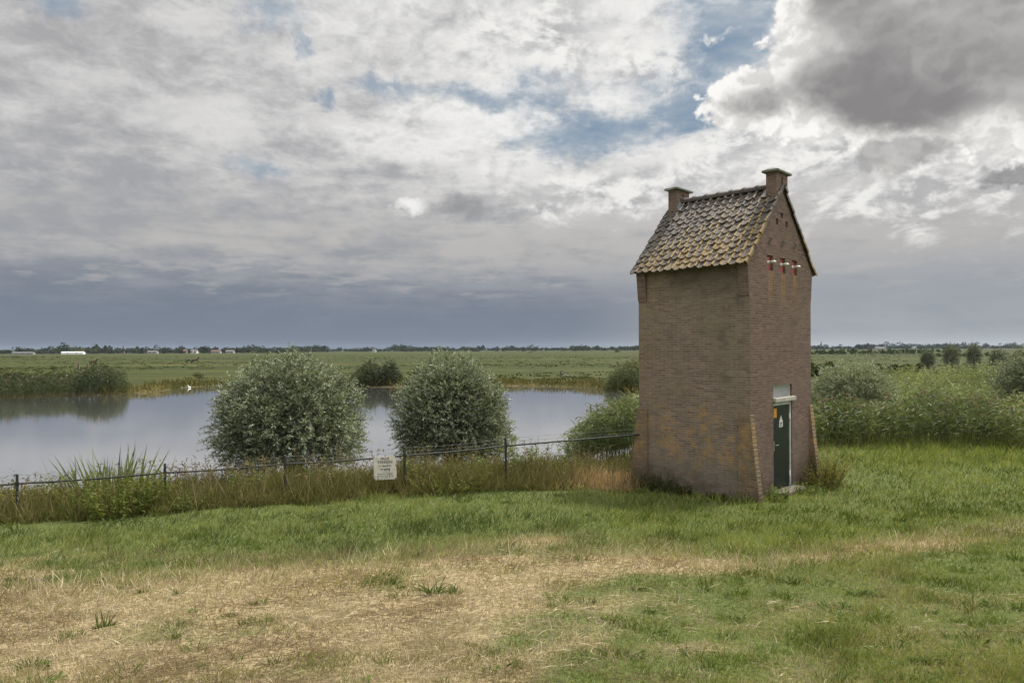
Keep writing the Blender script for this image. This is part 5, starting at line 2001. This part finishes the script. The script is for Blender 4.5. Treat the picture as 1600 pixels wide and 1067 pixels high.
quadruped('horse', gpt(146, 190), R(8), M['horse_bay'], M['horse_black'], 'lone bay horse walking right in the meadow beyond the reed bed', 'horse', 'horses in the meadow')
quadruped('horse', gpt(305, 213), R(5), M['horse_bay'], M['horse_black'], 'bay horse walking ahead of the black horse in the meadow', 'horse', 'horses in the meadow', headup=1.2)
quadruped('horse', gpt(295.5, 211), R(12), M['horse_black'], M['horse_black'], 'black horse grazing just behind the bay horse in the meadow', 'horse', 'horses in the meadow', headup=-1.6, stride=0.05)
quadruped('cow', gpt(826, 640), R(10), M['horse_black'], M['horse_black'], 'dark cow standing far out in the meadow, left of a pair', 'cow', 'far cows', cow=True, headup=0)
quadruped('cow', gpt(830.5, 645), R(190), M['horse_black'], M['horse_black'], 'dark cow standing far out in the meadow, right of a pair', 'cow', 'far cows', cow=True, headup=-2)

# the white swan at the far shore
X, Y = xr(296, 79.6), 79.6
swn = empty('swan', (X, Y, float(max(terrain(X, Y), ZW))), R(175))
swn.scale = (0.4, 0.4, 0.38)
tag(swn, 'small white swan resting at the water edge of the far bank', 'swan')
skin_body('body', [(-0.42, 0, 0.26), (-0.2, 0, 0.24), (0.1, 0, 0.22), (0.33, 0, 0.30), (0.45, 0, 0.52), (0.38, 0, 0.74), (0.45, 0, 0.88), (0.58, 0, 0.86), (0.68, 0, 0.82)],
          [(i, i + 1) for i in range(8)], [0.07, 0.19, 0.21, 0.15, 0.06, 0.045, 0.055, 0.045, 0.02], M['swan'], swn, 2)
bm = bmesh.new(); tube(bm, [(0.62, 0, 0.845), (0.74, 0, 0.80)], [0.03, 0.012], 6); from_bm('beak', bm, M['beak'], swn)

# broken wooden staging on the far bank, and an old post
pl = empty('wooden_staging', gpt(881, 100))
tag(pl, 'collapsed weathered wooden boards leaning on the far bank left of the house', 'wooden boards')
for i in range(4):
    bm = bmesh.new()
    box(bm, (-0.75, -0.12, -0.02), (0.75, 0.12, 0.02), 0.004)
    o = from_bm('board', bm, M['old_wood'], pl)
    o.location = (0.15 + 0.10 * i, 0.28 * i - 0.4, 0.38 + 0.04 * i)
    o.rotation_euler = (0, R(30 + 3 * i), R(-8 + 4 * i))
for x in (-0.55, -0.35):
    bm = bmesh.new()
    tube(bm, [(x, -0.3, -0.3), (x + 0.05, -0.25, 0.95)], 0.06, 8)
    from_bm('post', bm, M['iron'], pl)
po = empty('field_post', gpt(122, 150))
tag(po, 'short weathered field post with a pale side behind the left reeds', 'post')
bm = bmesh.new(); tube(bm, [(0, 0, -0.3), (0.12, 0, 1.5)], [0.16, 0.14], 8); from_bm('stake', bm, M['horse_bay'], po)
bm = bmesh.new(); box(bm, (0.16, -0.1, 0.1), (0.34, 0.0, 1.4), 0.01); from_bm('board', bm, M['old_wood'], po)


# ------------------------------------------------------------------ haze over the polder
bm = bmesh.new()
box(bm, (-4200, -450, -3.2), (4200, 5200, 36.0))
hz = from_bm('haze', bm, None)
hm = bpy.data.materials.new('thin_haze')
hm.use_nodes = True
ht = hm.node_tree
ht.nodes.clear()
pv = ht.nodes.new('ShaderNodeVolumePrincipled')
pv.inputs['Color'].default_value = (0.62, 0.74, 0.92, 1)
pv.inputs['Density'].default_value = 0.00004
pv.inputs['Anisotropy'].default_value = 0.0
ho = ht.nodes.new('ShaderNodeOutputMaterial')
ht.links.new(pv.outputs[0], ho.inputs['Volume'])
hz.data.materials.append(hm)
tag(hz, 'thin bluish haze lying over the distant meadow and skyline', 'haze', kind='stuff')
